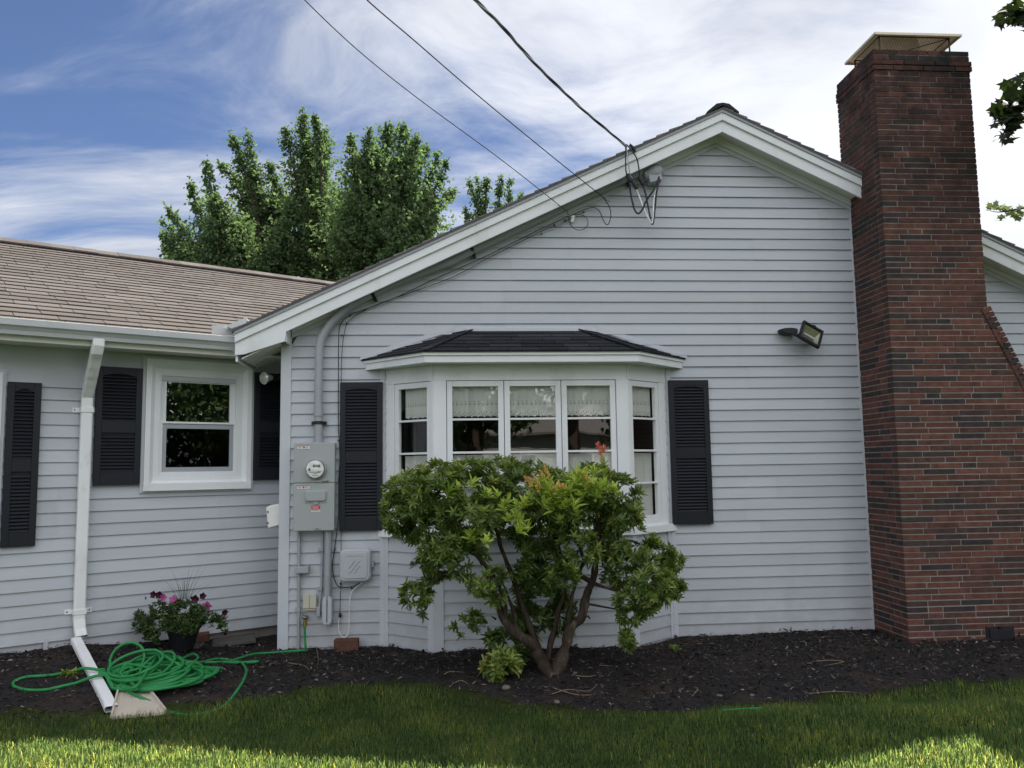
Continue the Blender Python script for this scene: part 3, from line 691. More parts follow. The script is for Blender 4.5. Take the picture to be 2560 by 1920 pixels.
# apron of clapboards with grey corner boards
m=MB()
for i in range(3):
    m.xf=FX[i][0]; Lf=FX[i][1]; courses(m,-1,9,lambda a,b:[(.02,Lf-.02,.02,Lf-.02)])
m.xf=None; band(None,None,-.002,-.25,ZS0-.01,inner=-.05,m=m)
m.build('apron',MT['siding'],bo)
for k,a,b in ((0,(0,-.02,-.12),(.04,.0,ZS0)),(2,(LA-.04,-.02,-.12),(LA,.0,ZS0))):
    m=MB(FX[k][0]); m.box(a,b); m.build('corner_board',MT['gtrim'],bo)
for (k,a,b),(k2,a2,b2) in (((0,(LA-.06,-.021,-.12),(LA+.012,.0,ZS0)),(1,(-.012,-.022,-.12),(.075,.0,ZS0))),((1,(LF-.075,-.022,-.12),(LF+.012,.0,ZS0)),(2,(-.012,-.021,-.12),(.06,.0,ZS0)))):
    m=MB(FX[k][0]); m.box(a,b); m.xf=FX[k2][0]; m.box(a2,b2); m.build('corner_board',MT['gtrim'],bo)
for x0_,x1_ in ((-.60,-.555),(2.02,2.06)): m=MB(); m.box((x0_,-.021,-.08),(x1_,-.001,2.42)); m.build('trim_channel',MT['gtrim'],bo)
# fascia and hip roof
EO_=.205
band(MT['trim'],'fascia',EO_,ZH1-.002,ZH1+.075,inner=EO_-.03)
band(MT['trim'],'eave_mould',EO_+.016,ZH1+.058,ZH1+.088,inner=EO_,bev=.002)
e=ring_poly(EO_); m=MB(); 
m.add([(p.x,p.y,ZH1+.004) for p in e]+[(e[3].x,0,ZH1+.004),(e[0].x,0,ZH1+.004)],[(0,1,2,3,4,5)]); m.build('soffit',MT['trim'],bo)
ev=ring_poly(EO_+.035); ze=ZH1+.09
T0,T1=Vector((.20,-.012,2.775)),Vector((1.255,-.012,2.775))
m=MB()
def hip(A,B,Tl,Tr):
    A,B=Vector((A.x,A.y,ze)),Vector((B.x,B.y,ze)); U=(B-A).normalized(); mid=(Tl+Tr)/2
    V=(mid-A); V=(V-U*V.dot(U)); Ln=V.length; V.normalize(); Nn=U.cross(V)
    if Nn.z<0: Nn=-Nn
    la,lb=(Tl-A).dot(U),(Tr-A).dot(U); Lu=(B-A).length
    shingles(m,A,U,V,Nn,Ln,lambda v:la*v/Ln,lambda v:Lu+(lb-Lu)*v/Ln,.105,.29,.008,None,.25)
    m.ca=.2; m.add([A-Nn*.006,B-Nn*.006,Tr-Nn*.006]+([Tl-Nn*.006] if (Tl-Tr).length>.01 else []),[(0,1,2,3)] if (Tl-Tr).length>.01 else [(0,1,2)]); m.ca=.5
hip(ev[1],ev[2],T0,T1)
hip(ev[0],ev[1],T0-Vector((.13,0,0)),T0); hip(ev[2],ev[3],T1,T1+Vector((.13,0,0)))
# hip caps
for A,B in ((ev[1],T0),(ev[2],T1)):
    A=Vector((A.x,A.y,ze)); d=B-A
    for k in range(6):
        p=A+d*(k/6); q=A+d*((k+1.15)/6); m.ca=rng.random(); 
        m.obox((p+q)/2+Vector((0,0,.010)),(d,d.cross(Vector((0,0,1))),d.cross(Vector((0,0,1))).cross(d)),((q-p).length/2,.045,.005))
m.build('bay_roof',MT['shingle_d'],bo)
m=MB(); m.box((T0.x-.02,-.03,2.772),(T1.x+.02,-.004,2.80))
for s_,T_,E_ in ((-1,T0-Vector((.13,0,0)),ev[0]),(1,T1+Vector((.13,0,0)),ev[3])):
    m.prism([(T_.x,-.018,T_.z+.005),(E_.x,-.018,ze+.0),(E_.x,-.018,ze+.045),(T_.x,-.018,T_.z+.05)],(0,.014,0))
m.build('flashing',MT['gtrim'],bo)
# small dark room behind the bay
m=MB(); x0,x1,y1,z0,z1=BAYX0+.005,BAYX1-.005,2.6,.86,2.44
for q in (((x0,.0,z0),(x1,.0,z0),(x1,y1,z0),(x0,y1,z0)),((x0,.0,z1),(x1,.0,z1),(x1,y1,z1),(x0,y1,z1)),((x0,.0,z0),(x0,y1,z0),(x0,y1,z1),(x0,.0,z1)),((x1,.0,z0),(x1,y1,z0),(x1,y1,z1),(x1,.0,z1)),((x0,y1,z0),(x1,y1,z0),(x1,y1,z1),(x0,y1,z1))): m.quad(*q)
i_=ring_poly(-.03)
m.add([(p.x,p.y,ZS1+.0) for p in i_],[(0,1,2,3)])
m.build('room',MT['room'],bo)
# ------------- curtains (hang inside the bay: things of their own)
def lace_curtain(name,i,u0,u1,z0,z1,label,scallop,fold,phase,group):
    nx,nz=96,30; V=[]; F=[]; keep=[]
    X=FX[i][0]
    fn=lambda u:fold*(math.sin(u*62+phase)+.6*math.sin(u*101+2*phase))*(.4+.6*(math.sin(u*9+phase)>-.1))
    for b in range(nz+1):
        for a in range(nx+1):
            u=u0+(u1-u0)*a/nx; t=b/nz; zz=z0+(z1-z0)*t
            if scallop: zz=zz if b>2 else zz-(.016*abs(math.sin(u*math.pi/.055)) if b==0 else 0)*-1+0
            V.append(X@Vector((u,.052+fn(u)*(1.2-.5*t),zz)))
    for b in range(nz):
        for a in range(nx):
            u=(a+.5)/nx*(u1-u0); t=(b+.5)/nz*(z1-z0)
            # eyelet holes worked into the hem
            if scallop and ((.012<t<.05 and (a*7+b*5)%11==0) or (.10<t<.14 and (a%9 in(0,1,3)) and (a+b)%3==0)): continue
            F.append((b*(nx+1)+a,b*(nx+1)+a+1,(b+1)*(nx+1)+a+1,(b+1)*(nx+1)+a))
    c=X@Vector(((u0+u1)/2,.05,z1))
    o=np_mesh(name,V,F,MT['lace'],None,c,smooth=True); tag(o,label,'curtain',group)
pos=['in the left front bay casement','in the middle front bay casement','in the right front bay casement','in the angled bay casement beside the meter','in the angled bay casement facing the chimney']
for k,(i,u0,u1,ga,gb) in enumerate(GL):
    h=(gb-ga)/4
    a,b=u0-.005,u1+.005
    if i==0: a=u0+.03
    if i==2: b=u1-.004
    lace_curtain('lace_valance',i,a,b,gb-h*.93,gb+.02,'short white lace valance '+pos[k],True,(.010,.003,.004,.002,.003)[k],k*1.3,'lace valances in the bay window')
    lace_curtain('cafe_curtain',i,a,b,ga-.01,ga+2*h-.02,'low white cafe curtain '+pos[k],False,.006,k*1.9+.4,'cafe curtains in the bay window')

# ---------------------------------------------------------------- house: chimney
CX0,CX1,CY,CT=3.888,4.80,-.585,5.245
BH=.0508
def ch_right(z):
    if z>2.87: return CX1
    if z>1.35: return CX1+(2.87-z)*.47
    return CX1+1.52*.47
core=MB()
core.box((CX0+.004,CY+.004,-.3),(CX1-.004,.10,CT-.01))
core.prism([(CX1-.02,CY+.0045,-.3),(CX1+1.52*.47-.01,CY+.0045,-.3),(CX1+1.52*.47-.01,CY+.0045,1.35),(CX1-.02,CY+.0045,2.86)],(0,.56,0))
ch=core.build('chimney',MT['mortar'],house)
br=MB()
def brick(a,b):
    j=rng.uniform(-.0022,.0022); br.ca=rng.random()**.85
    a=[x+rng.uniform(-.0012,.0012) for x in a]; b=[x+rng.uniform(-.0012,.0012) for x in b]
    br.box((a[0],a[1]+j,a[2]),(b[0],b[1],b[2]))
nrow=int((CT+.06)/BH); z=-.06; row=0
while z<CT-.02:
    z0,z1=z+.005,z+BH-.005
    top=(CT-z)/BH; out=0
    if 1.9<top<4.1: out=.013
    xr=ch_right(z+BH)
    if 1.35<z<2.87: xr-=.03
    # front face
    x=CX0-out; first=True
    while x<xr+out-.01:
        wd=.292+rng.uniform(-.006,.006)
        if first: wd=(.292,.142,.225)[row%3] if rng.random()<.8 else .19
        elif rng.random()<.13: wd=.13
        first=False
        x2=min(x+wd,xr+out)
        if xr+out-x2<.05: x2=xr+out
        brick((x+.005 if x>CX0-out else x,CY-out,z0),(x2-.005 if x2<xr+out-.001 else x2,CY+.09,z1)); x=x2
    # left face bricks (return of the corner brick first)
    y=CY+.09+.01; k=0
    while y<.12:
        wd=(.19 if (row%2==0) else .12) if k==0 else .292; y2=min(y+wd,.14)
        br.ca=rng.random()**.85; br.box((CX0-out+rng.uniform(-.002,.002),y,z0),(CX0+.09,y2-.01,z1)); y=y2; k+=1
    if z>2.8:
        br.ca=rng.random(); br.box((CX1-.09,CY+.1,z0),(CX1+out,.14,z1))
    z+=BH; row+=1
# bricks laid on edge down the shoulder
d=Vector((.47,0,-1)).normalized(); nrm=Vector((1,0,.47)).normalized(); p=Vector((CX1,0,2.89)); k=0
while p.z>1.40:
    br.ca=rng.random(); br.obox(p+d*.026+nrm*-.02+Vector((0,CY+.24,0)),(d,Vector((0,1,0)),nrm),(.0205,.25,.045)); p=p+d*.051
br.build('brickwork',MT['brick'],ch)
m=MB(); m.box((4.575,CY-.012,-.085),(4.825,CY+.03,.115)); m.box((4.60,CY-.022,-.065),(4.80,CY-.011,.095)); m.box((4.68,CY-.03,.10),(4.72,CY-.011,.118)); m.build('ash_door',MT['iron'],ch,bevel=.004)
# wire cap over the flue
m=MB(); zc=5.475; X0,X1,Y0,Y1=3.955,4.795,-.52,.07; cx_,cy_=(X0+X1)/2,(Y0+Y1)/2
m.add([(X0,Y0,zc),(X1,Y0,zc),(X1,Y1,zc),(X0,Y1,zc),(cx_-.16,cy_,zc+.13),(cx_+.16,cy_,zc+.13)],[(0,1,5,4),(1,2,5),(2,3,4,5),(3,0,4)])
m.prism([(X0,Y0,zc-.022),(X1,Y0,zc-.022),(X1,Y0,zc),(X0,Y0,zc)],(0,.004,0)); m.prism([(X0,Y1,zc-.022),(X1,Y1,zc-.022),(X1,Y1,zc),(X0,Y1,zc)],(0,.004,0))
m.prism([(X0,Y0+.004,zc-.022),(X0,Y1,zc-.022),(X0,Y1,zc),(X0,Y0+.004,zc)],(.004,0,0)); m.prism([(X1,Y0+.004,zc-.022),(X1,Y1,zc-.022),(X1,Y1,zc),(X1,Y0+.004,zc)],(-.004,0,0))
m.build('chimney_cap',MT['capmetal'],ch)
m=MB(); a0,a1,b0,b1=X0+.075,X1-.085,Y0+.07,Y1-.06
for x in (a0,a1):
    for y in (b0,b1): m.tube([(x,y,CT-.02),(x,y,zc)],.008,6)
m.tube([(a0,b0,CT+.02),(a1,b1,zc)],.005,5); m.tube([(a0,b0,zc-.005),(a1,b0,zc-.005),(a1,b1,zc-.005),(a0,b1,zc-.005)],.006,5,closed=True); m.tube([(a0,b0,CT+.015),(a1,b0,zc-.01)],.005,5)
def meshside(p,q):
    p,q=Vector(p),Vector(q); n=int((q-p).length/.026); zA,zB=CT,zc-.004; hh=zB-zA
    for i in range(n+6):
        for sg in (1,-1):
            s=i/n; e=s-sg*(hh*.5/(q-p).length)
            if not(0<=s<=1 and 0<=e<=1): continue
            A=p.lerp(q,s); B=p.lerp(q,e); m.tube([(A.x,A.y,zA),(B.x,B.y,zB)],.0011,3,caps=False)
for p,q in (((a0,b0,0),(a1,b0,0)),((a0,b1,0),(a0,b0,0)),((a1,b0,0),(a1,b1,0)),((a0,b1,0),(a1,b1,0))): meshside(p,q)
m.build('cap_screen',MT['capdark'],ch)

# ---------------------------------------------------------------- electric meter, conduits, boxes on the wall
def wallthing(name,px,py,label,cat): 
    p=M(px,py,-.02); return empty(name,(p.x,p.y,p.z),label,cat)
em=wallthing('electric_meter_panel',790,1216,'tall grey electric meter cabinet with round glass meter on the gable wall','electric meter')
X0,X1,Z0,Z1=-1.335,-.982,1.008,1.772; ZM=M(790,1208).z; D=-.135
m=MB(); m.box((X0+.004,D+.012,Z0+.004),(X1-.004,-.012,Z1-.004)); m.build('cabinet',MT['panel'],em,bevel=.004)
m=MB(); m.box((X0,D,ZM+.006),(X1,D+.016,Z1)); m.build('door',MT['panel'],em,bevel=.006)
m=MB(); m.box((X0,D-.002,Z0),(X1,D+.014,ZM)); m.build('door',MT['panel'],em,bevel=.006)
def PW(x,y): return M(720+x/5.183,1080+y/5.183,D)           # points on the cabinet front read off an enlarged view
c=PW(365,480); m=MB(); m.lathe((c.x,D,c.z),(0,-1,0),[(.092,0),(.092,.012),(.086,.02),(.084,.022)],32); m.build('meter_ring',MT['steel'],em,smooth=True)
m=MB(); m.lathe((c.x,D-.02,c.z),(0,-1,0),[(.078,0),(.078,.035)],32); m.build('meter_body',MT['ink'],em,smooth=True)
m=MB(); m.lathe((c.x,D-.055,c.z),(0,-1,0),[(.074,0),(.074,.004)],32); mf=m.build('meter_face',MT['white'],em)
m=MB(); m.box((c.x-.018,D-.061,c.z+.016),(c.x+.042,D-.0595,c.z+.038)); m.build('display',MT['lcd'],mf)
m=MB()
for k in range(5): m.box((c.x-.008+k*.009,D-.0622,c.z+.021),(c.x-.003+k*.009,D-.0615,c.z+.033))
m.box((c.x-.058,D-.061,c.z-.012),(c.x-.040,D-.0595,c.z+.010)); m.box((c.x-.06,D-.061,c.z-.018),(c.x+.06,D-.0597,c.z-.0165))
for (a,b,h) in ((-.05,.045,-.03),(-.02,.02,-.04),(-.025,.03,-.055),(.02,.05,-.026)): m.box((c.x+a,D-.061,c.z+h),(c.x+b,D-.0597,c.z+h+.003))
m.build('meter_print',MT['ink'],mf)
m=MB(); m.lathe((c.x,D-.02,c.z),(0,-1,0),[(.083,0),(.083,.045),(.077,.057),(.05,.062),(.0,.063)],32); m.build('meter_glass',MT['lens'],em,smooth=True)
def stick(x0,y0,x1,y1,mt,dz=.001,th=.0008,m=None,name='sticker',par=em):
    a,b=PW(x0,y0),PW(x1,y1); mm=m or MB(); mm.box((a.x,D-.002-dz-th,a.z),(b.x,D-.002-dz,b.z)); return mm.build(name,mt,par) if m is None else None
for (x,y) in ((123,178),(118,694)):
    s=stick(x,y,x+160,y+40,MT['white'],name='warning_sticker'); 
    mm=MB(); stick(x,y-6,x+160,y+6,None,.002,m=mm); mm.build('sticker_band',mat('pale_red',(.5,.22,.22),.5),s)
    mm=MB(); a=PW(x+84,y+22); mm.lathe((a.x,D-.004,a.z),(0,-1,0),[(.008,0),(.008,.001)],12)
    for r in range(3):
        for q in ((8,66),(100,152)): stick(x+q[0],y+14+r*8,x+q[1]-rng.randint(0,20),y+16+r*8,None,.002,m=mm)
    mm.build('sticker_print',MT['ink'],s)
s=stick(303,955,417,1006,MT['red'],name='warning_sticker'); stick(301,1006,416,1030,MT['white'],name='warning_sticker')
mm=MB()
for r in range(4): stick(315,963+r*10,395+rng.randint(0,12),966+r*10,None,.002,m=mm)
mm.build('sticker_print',mat('pale_print',(.75,.45,.45),.5),s)
mm=MB(); stick(310,1014,400,1018,None,.002,m=mm); mm.build('sticker_print',MT['ink'],s)
# breaker hatch
def rrect(x0,x1,z0,z1,r,y,n=5):
    o=[]
    for cx,cz,a0 in ((x1-r,z1-r,0),(x0+r,z1-r,90),(x0+r,z0+r,180),(x1-r,z0+r,270)):
        for k in range(n+1): t=R(a0+90*k/n); o.append((cx+r*math.cos(t),y,cz+r*math.sin(t)))
    return o
a,b=PW(216,757),PW(508,918); m=MB(); m.prism(rrect(a.x,b.x,b.z,a.z,.006,D-.006),(0,.008,0)); m.build('hatch_plate',MT['panel'],em,bevel=.003)
a,b=PW(228,762),PW(492,892); m=MB(); m.prism(rrect(a.x,b.x,b.z,a.z,.022,D-.026),(0,.022,0)); m.build('hatch',MT['panel'],em,bevel=.006)
a,b=PW(320,892),PW(410,935); m=MB(); m.prism([(a.x,D-.012,a.z),(b.x,D-.012,a.z),(b.x-.012,D-.012,b.z),(a.x+.012,D-.012,b.z)],(0,.01,0)); m.build('hatch_latch',MT['panel'],em,bevel=.002)
a=PW(485,637); m=MB(); m.tube([(a.x-.025,D-.006,a.z-.006),(a.x-.01,D-.012,a.z),(a.x+.005,D-.012,a.z-.004),(a.x+.026,D-.006,a.z+.006)],.004,6); m.build('wire_seal',MT['brass'],em)
a=PW(380,1252); m=MB(); m.box((a.x-.025,D-.008,a.z-.012),(a.x+.022,D-.001,a.z+.008)); m.tube([(a.x-.018,D-.012,a.z-.006),(a.x,D-.016,a.z+.006),(a.x+.02,D-.012,a.z-.004)],.004,6); m.build('hasp',MT['steel'],em)

def MP(pts,Y,n=6): return spline([M(x,y,(Y if not isinstance(Y,(list,tuple)) else Y[i])) for i,(x,y) in enumerate(pts)],n)
# mast conduit up the wall and along the rake
sc=wallthing('service_conduit',797,1060,'thick grey conduit curving from the meter up along the gable soffit','conduit')
mast=[(796,1104),(796,1060),(796,1000),(797,917),(799,865),(809,836),(832,802),(872,766),(925,738),(975,713),(1050,683),(1125,654),(1210,612),(1300,569),(1380,531),(1458,493),(1540,457),(1606,428)]
yy=[-.085]*6+[-.09]*12
P=MP(mast,yy,5); m=MB(); m.tube(P,.0365,14); m.build('pipe',MT['conduit'],sc,smooth=True)
for a,b in (((796,1016),(796,1040)),((1115,659),(1140,648)),((796,1094),(796,1106))):
    m=MB(); m.tube([M(*a,-.088),M(*b,-.088)],.041,14); m.build('coupling',MT['conduit'],sc,smooth=True)
a=M(796,1108,-.085); m=MB(); m.lathe((a.x,a.y,1.768),(0,0,1),[(.052,0),(.052,.008),(.04,.014),(.038,.04)],14); m.build('hub',MT['steel'],sc,smooth=True)
for (x,y,ang) in ((796,1057,0),(931,735,62),(1180,626,65),(1568,446,65)):
    p=M(x,y,-.085); t=R(ang); dv=Vector((math.sin(t),0,math.cos(t))); q=Vector((dv.z,0,-dv.x)); m=MB()
    m.lathe(p-dv*.014,dv,[(.043,0),(.043,.028)],14); m.obox(p+q*.0+Vector((0,.045,0)),(q,dv,Vector((0,1,0))),(.066,.014,.012)); m.build('strap',MT['iron'],sc)
wh=M(1632,432,-.10); m=MB(); ax=Vector((.93,-.05,.36)).normalized()
m.lathe(wh-ax*.09,ax,[(.046,0),(.05,.02),(.066,.06),(.074,.10),(.072,.13),(.058,.165),(.03,.185),(.004,.19)],18); m.obox(wh+Vector((.01,-.005,-.06)),(Vector((1,0,.25)),Vector((0,1,0)),Vector((-.25,0,1))),(.062,.052,.04)); m.build('weatherhead',MT['conduit'],sc,smooth=False,bevel=.006)
def cz(pts,sx,ox,oy): return [(ox+x/sx,oy+y/sx) for x,y in pts]
Wc=lambda pts: cz(pts,6.636,1480,350)
for pts,r,mt,lb in (((( 1085,575),(1108,640),(1020,830),(900,1010),(830,1160),(765,1222),(705,1150),(655,960),(625,780),(600,640)),.0085,'black',None),
    (((1090,575),(1112,660),(1070,880),(1040,1180),(1015,1370),(990,1385),(965,1280),(890,900),(845,760)),.0085,'black',None),
    (((1080,590),(1092,700),(1045,900),(1022,1060),(1020,1250),(1000,1375),(975,1360),(900,1230),(830,1060),(770,900),(735,820)),.0075,'white','white neutral wire')):
    q=Wc(pts); n=len(q); P=MP(q,[-.13-.10*math.sin(math.pi*i/(n-1)*.9) for i in range(n)],6); m=MB(); m.tube(P,r,8); o=m.build('wire',MT[mt],sc,smooth=True)
    if lb: o['label']=lb
# twisted service drop
sd_=empty('service_drop',M(1564,372,-.30),'thick twisted black service cable sloping down to the weatherhead splices','cable')
dp=[(1150,-40),(1188,0),(1250,60),(1319,139),(1423,243),(1516,324),(1566,366)]
dy=[-3.3,-3.05,-2.6,-2.05,-1.3,-.62,-.30]
base=MP(dp,dy,14); far=base[0]+(base[0]-base[3])*14; far.z+=.2
base=[far,base[0]+(base[0]-base[3])*5]+base
# resample evenly so the twist is regular
def resample(P,step):
    out=[P[0]]; acc=0
    for a,b in zip(P,P[1:]):
        L_=(b-a).length; t=step-acc
        while t<=L_: out.append(a.lerp(b,t/L_)); t+=step
        acc=(acc+L_)%step
    return out+[P[-1]]
base=resample(base,.025)
for k in range(3):
    P=[]
    for i,p in enumerate(base):
        d=(base[min(i+1,len(base)-1)]-base[max(i-1,0)]).normalized(); u=d.cross(Vector((0,0,1))).normalized(); v=u.cross(d); a=i*.16+k*2.094
        P.append(p+(u*math.cos(a)+v*math.sin(a))*(.0065 if k<2 else .006))
    m=MB(); m.tube(P,.0062 if k<2 else .0045,6); m.build('strand',MT['black'] if k<2 else MT['steel'],sd_,smooth=True)
for pts,r,mt in (([(560,70),(560,250),(560,450),(572,560),(600,640)],.006,'black'),([(570,80),(590,260),(610,430),(630,560),(690,680)],.0035,'steel'),([(575,75),(650,170),(735,290),(770,420),(785,560),(800,640)],.006,'black')):
    m=MB(); m.tube(MP(Wc(pts),[-.30,-.31,-.30,-.27,-.25,-.24][:len(pts)],6),r,7); m.build('strand',MT[mt],sd_,smooth=True)
for (x,y,x2,y2) in ((585,560,640,700),(660,650,745,815),(785,590,850,750)):
    a,b=[M(*q,-.25) for q in Wc([(x,y),(x2,y2)])]; d=(b-a).normalized(); m=MB(); m.tube([a,a.lerp(b,.1),a.lerp(b,.5),a.lerp(b,.9),b],[.011,.019,.021,.019,.012],8)
    q=d.cross(Vector((0,1,0))).normalized()
    for t in (.3,.65): m.tube([a.lerp(b,t)+q*.012,a.lerp(b,t)+q*.034],[.011,.009],7)
    m.build('splice',MT['black'],sd_)
a=M(*Wc([(680,130)])[0],-.27); m=MB(); m.tube([a+Vector((-.03,0,.03)),a,a+Vector((.02,0,-.04))],[.014,.017,.011],8); m.build('drop_clamp',MT['iron'],sd_)
m=MB(); m.tube([Vector(base[-1]),a+Vector((-.03,0,.05)),a],.003,5); m.build('support_wire',MT['steel'],sd_)
# two thin cables
def thin(name,label,seg_sky,seg_y,loop,r,loc):
    o=empty(name,M(*loc,-.2),label,'cable')
    P=MP(seg_sky,seg_y,8); far=P[0]+(P[0]-P[4])*16; m=MB(); m.tube([far]+P,r,6); m.build('span',MT['iron'],o,smooth=True)
    ys=[]; n=len(loop)
    for i in range(n): ys.append(seg_y[-1]+( -.045-seg_y[-1])*min(1,i/7))
    m=MB(); m.tube(MP(loop,ys,6),r*.95,6); m.build('drop',MT['black'],o,smooth=True); return o
o=thin('cable','thin black cable of the right pair, its slack loop hanging beside the splices',[(880,-50),(918,0),(1040,105),(1200,243),(1400,407),(1508,493)],[-3.2,-2.95,-2.3,-1.45,-.55,-.20],
 [(1508,493),(1523,516.5),(1527,537),(1524,554),(1518,562),(1510,554),(1501,533),(1493.5,523),(1483,519),(1463,523),(1431,537),(1350,573),(1220,638),(1081,700),(998,740),(925,769),(875,787),(853,808),(847,837),(846,917),(846,1062),(848,1098),(850,1150),(847,1200),(846,1290),(837,1369),(831,1417),(837,1450),(849,1467),(879,1467),(900,1457)],.0042,(1508,493))
m=MB(); a=M(1513,497,-.2); m.tube([a+Vector((-.02,0,.02)),a,a+Vector((.03,.1,-.01))],.004,5); m.tube([a+Vector((.0,0,-.01)),a+Vector((.05,.05,-.01))],.003,5); m.build('hook',MT['iron'],o)
o=thin('cable','thin black cable of the left pair, its small round loop under the soffit',[(728,-45),(762,0),(900,130),(1050,250),(1250,397),(1418,528.6)],[-3.2,-2.95,-2.2,-1.5,-.7,-.17],
 [(1418,528.6),(1420,534),(1422,550),(1429,565),(1440,573.6),(1449.5,575.5),(1461,572),(1469,562),(1469,550),(1461,540),(1446,536),(1434,538),(1413,555),(1384,567),(1353,579),(1220,646),(1121,697),(962,754),(911,776),(886,792),(868,808),(860,837),(855,881),(853,953),(852.6,1100),(852.6,1330),(852.6,1369),(852.6,1456),(851,1490),(849.5,1535)],.0034,(1418,529))
m=MB(); p=M(1432,543,-.05); m.obox(p,((1,0,.3),(0,1,0),(-.3,0,1)),(.018,.02,.012)); m.obox(p+Vector((-.005,0,-.03)),((1,0,-.4),(0,1,0),(.4,0,1)),(.014,.018,.02)); m.build('insulator',MT['white'],o,bevel=.004)
for x,y in ((1413,551),(1386,562),(1354,584),(1459,530),(875,789),(855,838),(866,808),(846,1101),(837,1373),(851,1459),(879,1471)):
    p=M(x,y,-.03); m=MB(); m.obox(p,((1,0,0),(0,1,0),(0,0,1)),(.006,.012,.006)); m.build('clip',MT['iron'],o)
# lower conduits
Q=lambda x,y: (650+x/3.3175,1200+y/3.3175)
o=wallthing('lower_conduit',820,1420,'thick grey conduit from the meter cabinet down to an elongated cover','conduit')
m=MB(); m.tube([M(*Q(566,400),-.07),M(*Q(562,700),-.07),M(*Q(560,960),-.07)],.030,12); m.tube([M(*Q(566,412),-.07),M(*Q(566,432),-.07)],.034,12); m.build('pipe',MT['conduit'],o,smooth=True)
a,b=M(*Q(517,960),-.1),M(*Q(597,1205),-.1); m=MB(); m.prism(rrect(a.x,b.x,b.z,a.z,.044,-.105),(0,.09,0)); m.build('conduit_body',MT['pboxes'],o,bevel=.004)
m=MB(); m.prism(rrect(a.x+.006,b.x-.006,b.z+.006,a.z-.006,.04,-.113),(0,.007,0)); 
for z in (a.z-.02,b.z+.02): m.lathe(((a.x+b.x)/2,-.113,z),(0,-1,0),[(.006,0),(.006,.002)],8)
m.build('cover',MT['pboxes'],o)
o=wallthing('thin_conduit',748,1420,'thin grey pipe from the cabinet into the soil through a small junction box','conduit')
m=MB(); m.tube([M(*Q(325,405),-.045),M(*Q(323,720),-.045)],.013,10); m.tube([M(*Q(322,770),-.045),M(*Q(319,1420),-.045)],.013,10); m.build('pipe',MT['conduit'],o,smooth=True)
a,b=M(*Q(292,717),-.06),M(*Q(405,770),-.06); m=MB(); m.box((a.x,-.085,b.z),(b.x,-.014,a.z)); m.build('junction_box',MT['conduit'],o,bevel=.004)
m=MB(); p=M(*Q(315,1073),-.04); m.box((p.x-.022,-.06,p.z-.012),(p.x+.022,-.014,p.z+.012)); m.build('strap',MT['conduit'],o)
o=wallthing('thin_conduit',805,1420,'thin grey pipe beside the thick conduit, ending in a small hanging box','conduit')
m=MB(); m.tube([M(*Q(519,405),-.04),M(*Q(517,560),-.04),M(*Q(508,900),-.04),M(*Q(492,1050),-.04)],.010,10); m.build('pipe',MT['conduit'],o,smooth=True)
a,b=M(*Q(470,1050),-.05),M(*Q(500,1130),-.05); m=MB(); m.box((a.x,-.07,b.z),(b.x,-.014,a.z)); m.build('end_box',MT['conduit'],o,bevel=.004)
for x,y in ((507,577),(497,900)): m=MB(); p=M(*Q(x,y),-.04); m.box((p.x-.024,-.055,p.z-.012),(p.x+.018,-.014,p.z+.012)); m.build('strap',MT['conduit'],o)
# outlet cover
o=wallthing('outlet_box',774,1505,'small beige outdoor outlet box with two flip covers','outlet')
a,b=M(*Q(358,948),-.05),M(*Q(468,1062),-.05); c=(a.x+b.x)/2
m=MB(); m.box((a.x+.006,-.05,b.z-.02),(b.x-.006,-.012,a.z-.004)); m.build('body',MT['beige'],o,bevel=.003)
for x0,x1 in ((a.x,c-.001),(c+.001,b.x)): m=MB(); m.box((x0,-.062,b.z),(x1,-.05,a.z)); m.build('cover',MT['beige'],o,bevel=.004)
# telecom box
o=wallthing('telecom_box',888,1413,'light grey rounded telecom box with diagonal grooves, below the shutter','telecom box')
a,b=M(*Q(662,572),-.1),M(*Q(918,842),-.1); m=MB(); m.prism(rrect(a.x,b.x,b.z,a.z,.045,-.115),(0,.10,0)); m.build('lid',MT['pboxes'],o,bevel=.022,seg=4)
m=MB(); m.prism(rrect(a.x+.028,b.x-.028,b.z+.03,a.z-.03,.03,-.121),(0,.02,0)); m.build('raised_panel',MT['pboxes'],o,bevel=.005,seg=3)
m=MB(); cx_,cz_=(a.x+b.x)/2,(a.z+b.z)/2
clip=lambda v,l:max(-l,min(l,v))
for k in range(-2,3):
    P=[]
    for t in np.linspace(-1,1,9):
        x=k*.022+t*.05; zz=t*.05-k*.022+.008*math.sin(t*3)
        if abs(x)<.055 and abs(zz)<.055: P.append((cx_-.004+x,-.1225,cz_-.012+zz))
    if len(P)>1: m.tube(P,.0032,5)
m.box((a.x+.06,-.123,a.z-.062),(b.x-.06,-.121,a.z-.058)); m.build('groove',MT['conduit'],o)
m=MB(); p=M(*Q(932,700),-.06); m.box((p.x-.006,-.075,p.z-.022),(p.x+.012,-.02,p.z+.022)); m.lathe((p.x+.003,-.076,p.z),(0,-1,0),[(.006,0),(.006,.004)],8); m.build('latch',MT['steel'],o)
o=wallthing('white_cable',880,1570,'thin white cable hanging in a loop below the telecom box','cable')
m=MB(); m.tube(MP([Q(*q) for q in ((850,850),(800,890),(762,925),(746,990),(740,1080),(739,1180),(735,1260),(705,1304),(672,1290),(654,1240),(652,1180),(662,1130))],-.045,6),.0042,6); m.build('cable_run',MT['white'],o,smooth=True)
m=MB(); p=M(*Q(664,1122),-.045); m.lathe(p,(0,0,1),[(.012,-.016),(.014,0),(.008,.02)],8); m.build('connector',MT['black'],o)
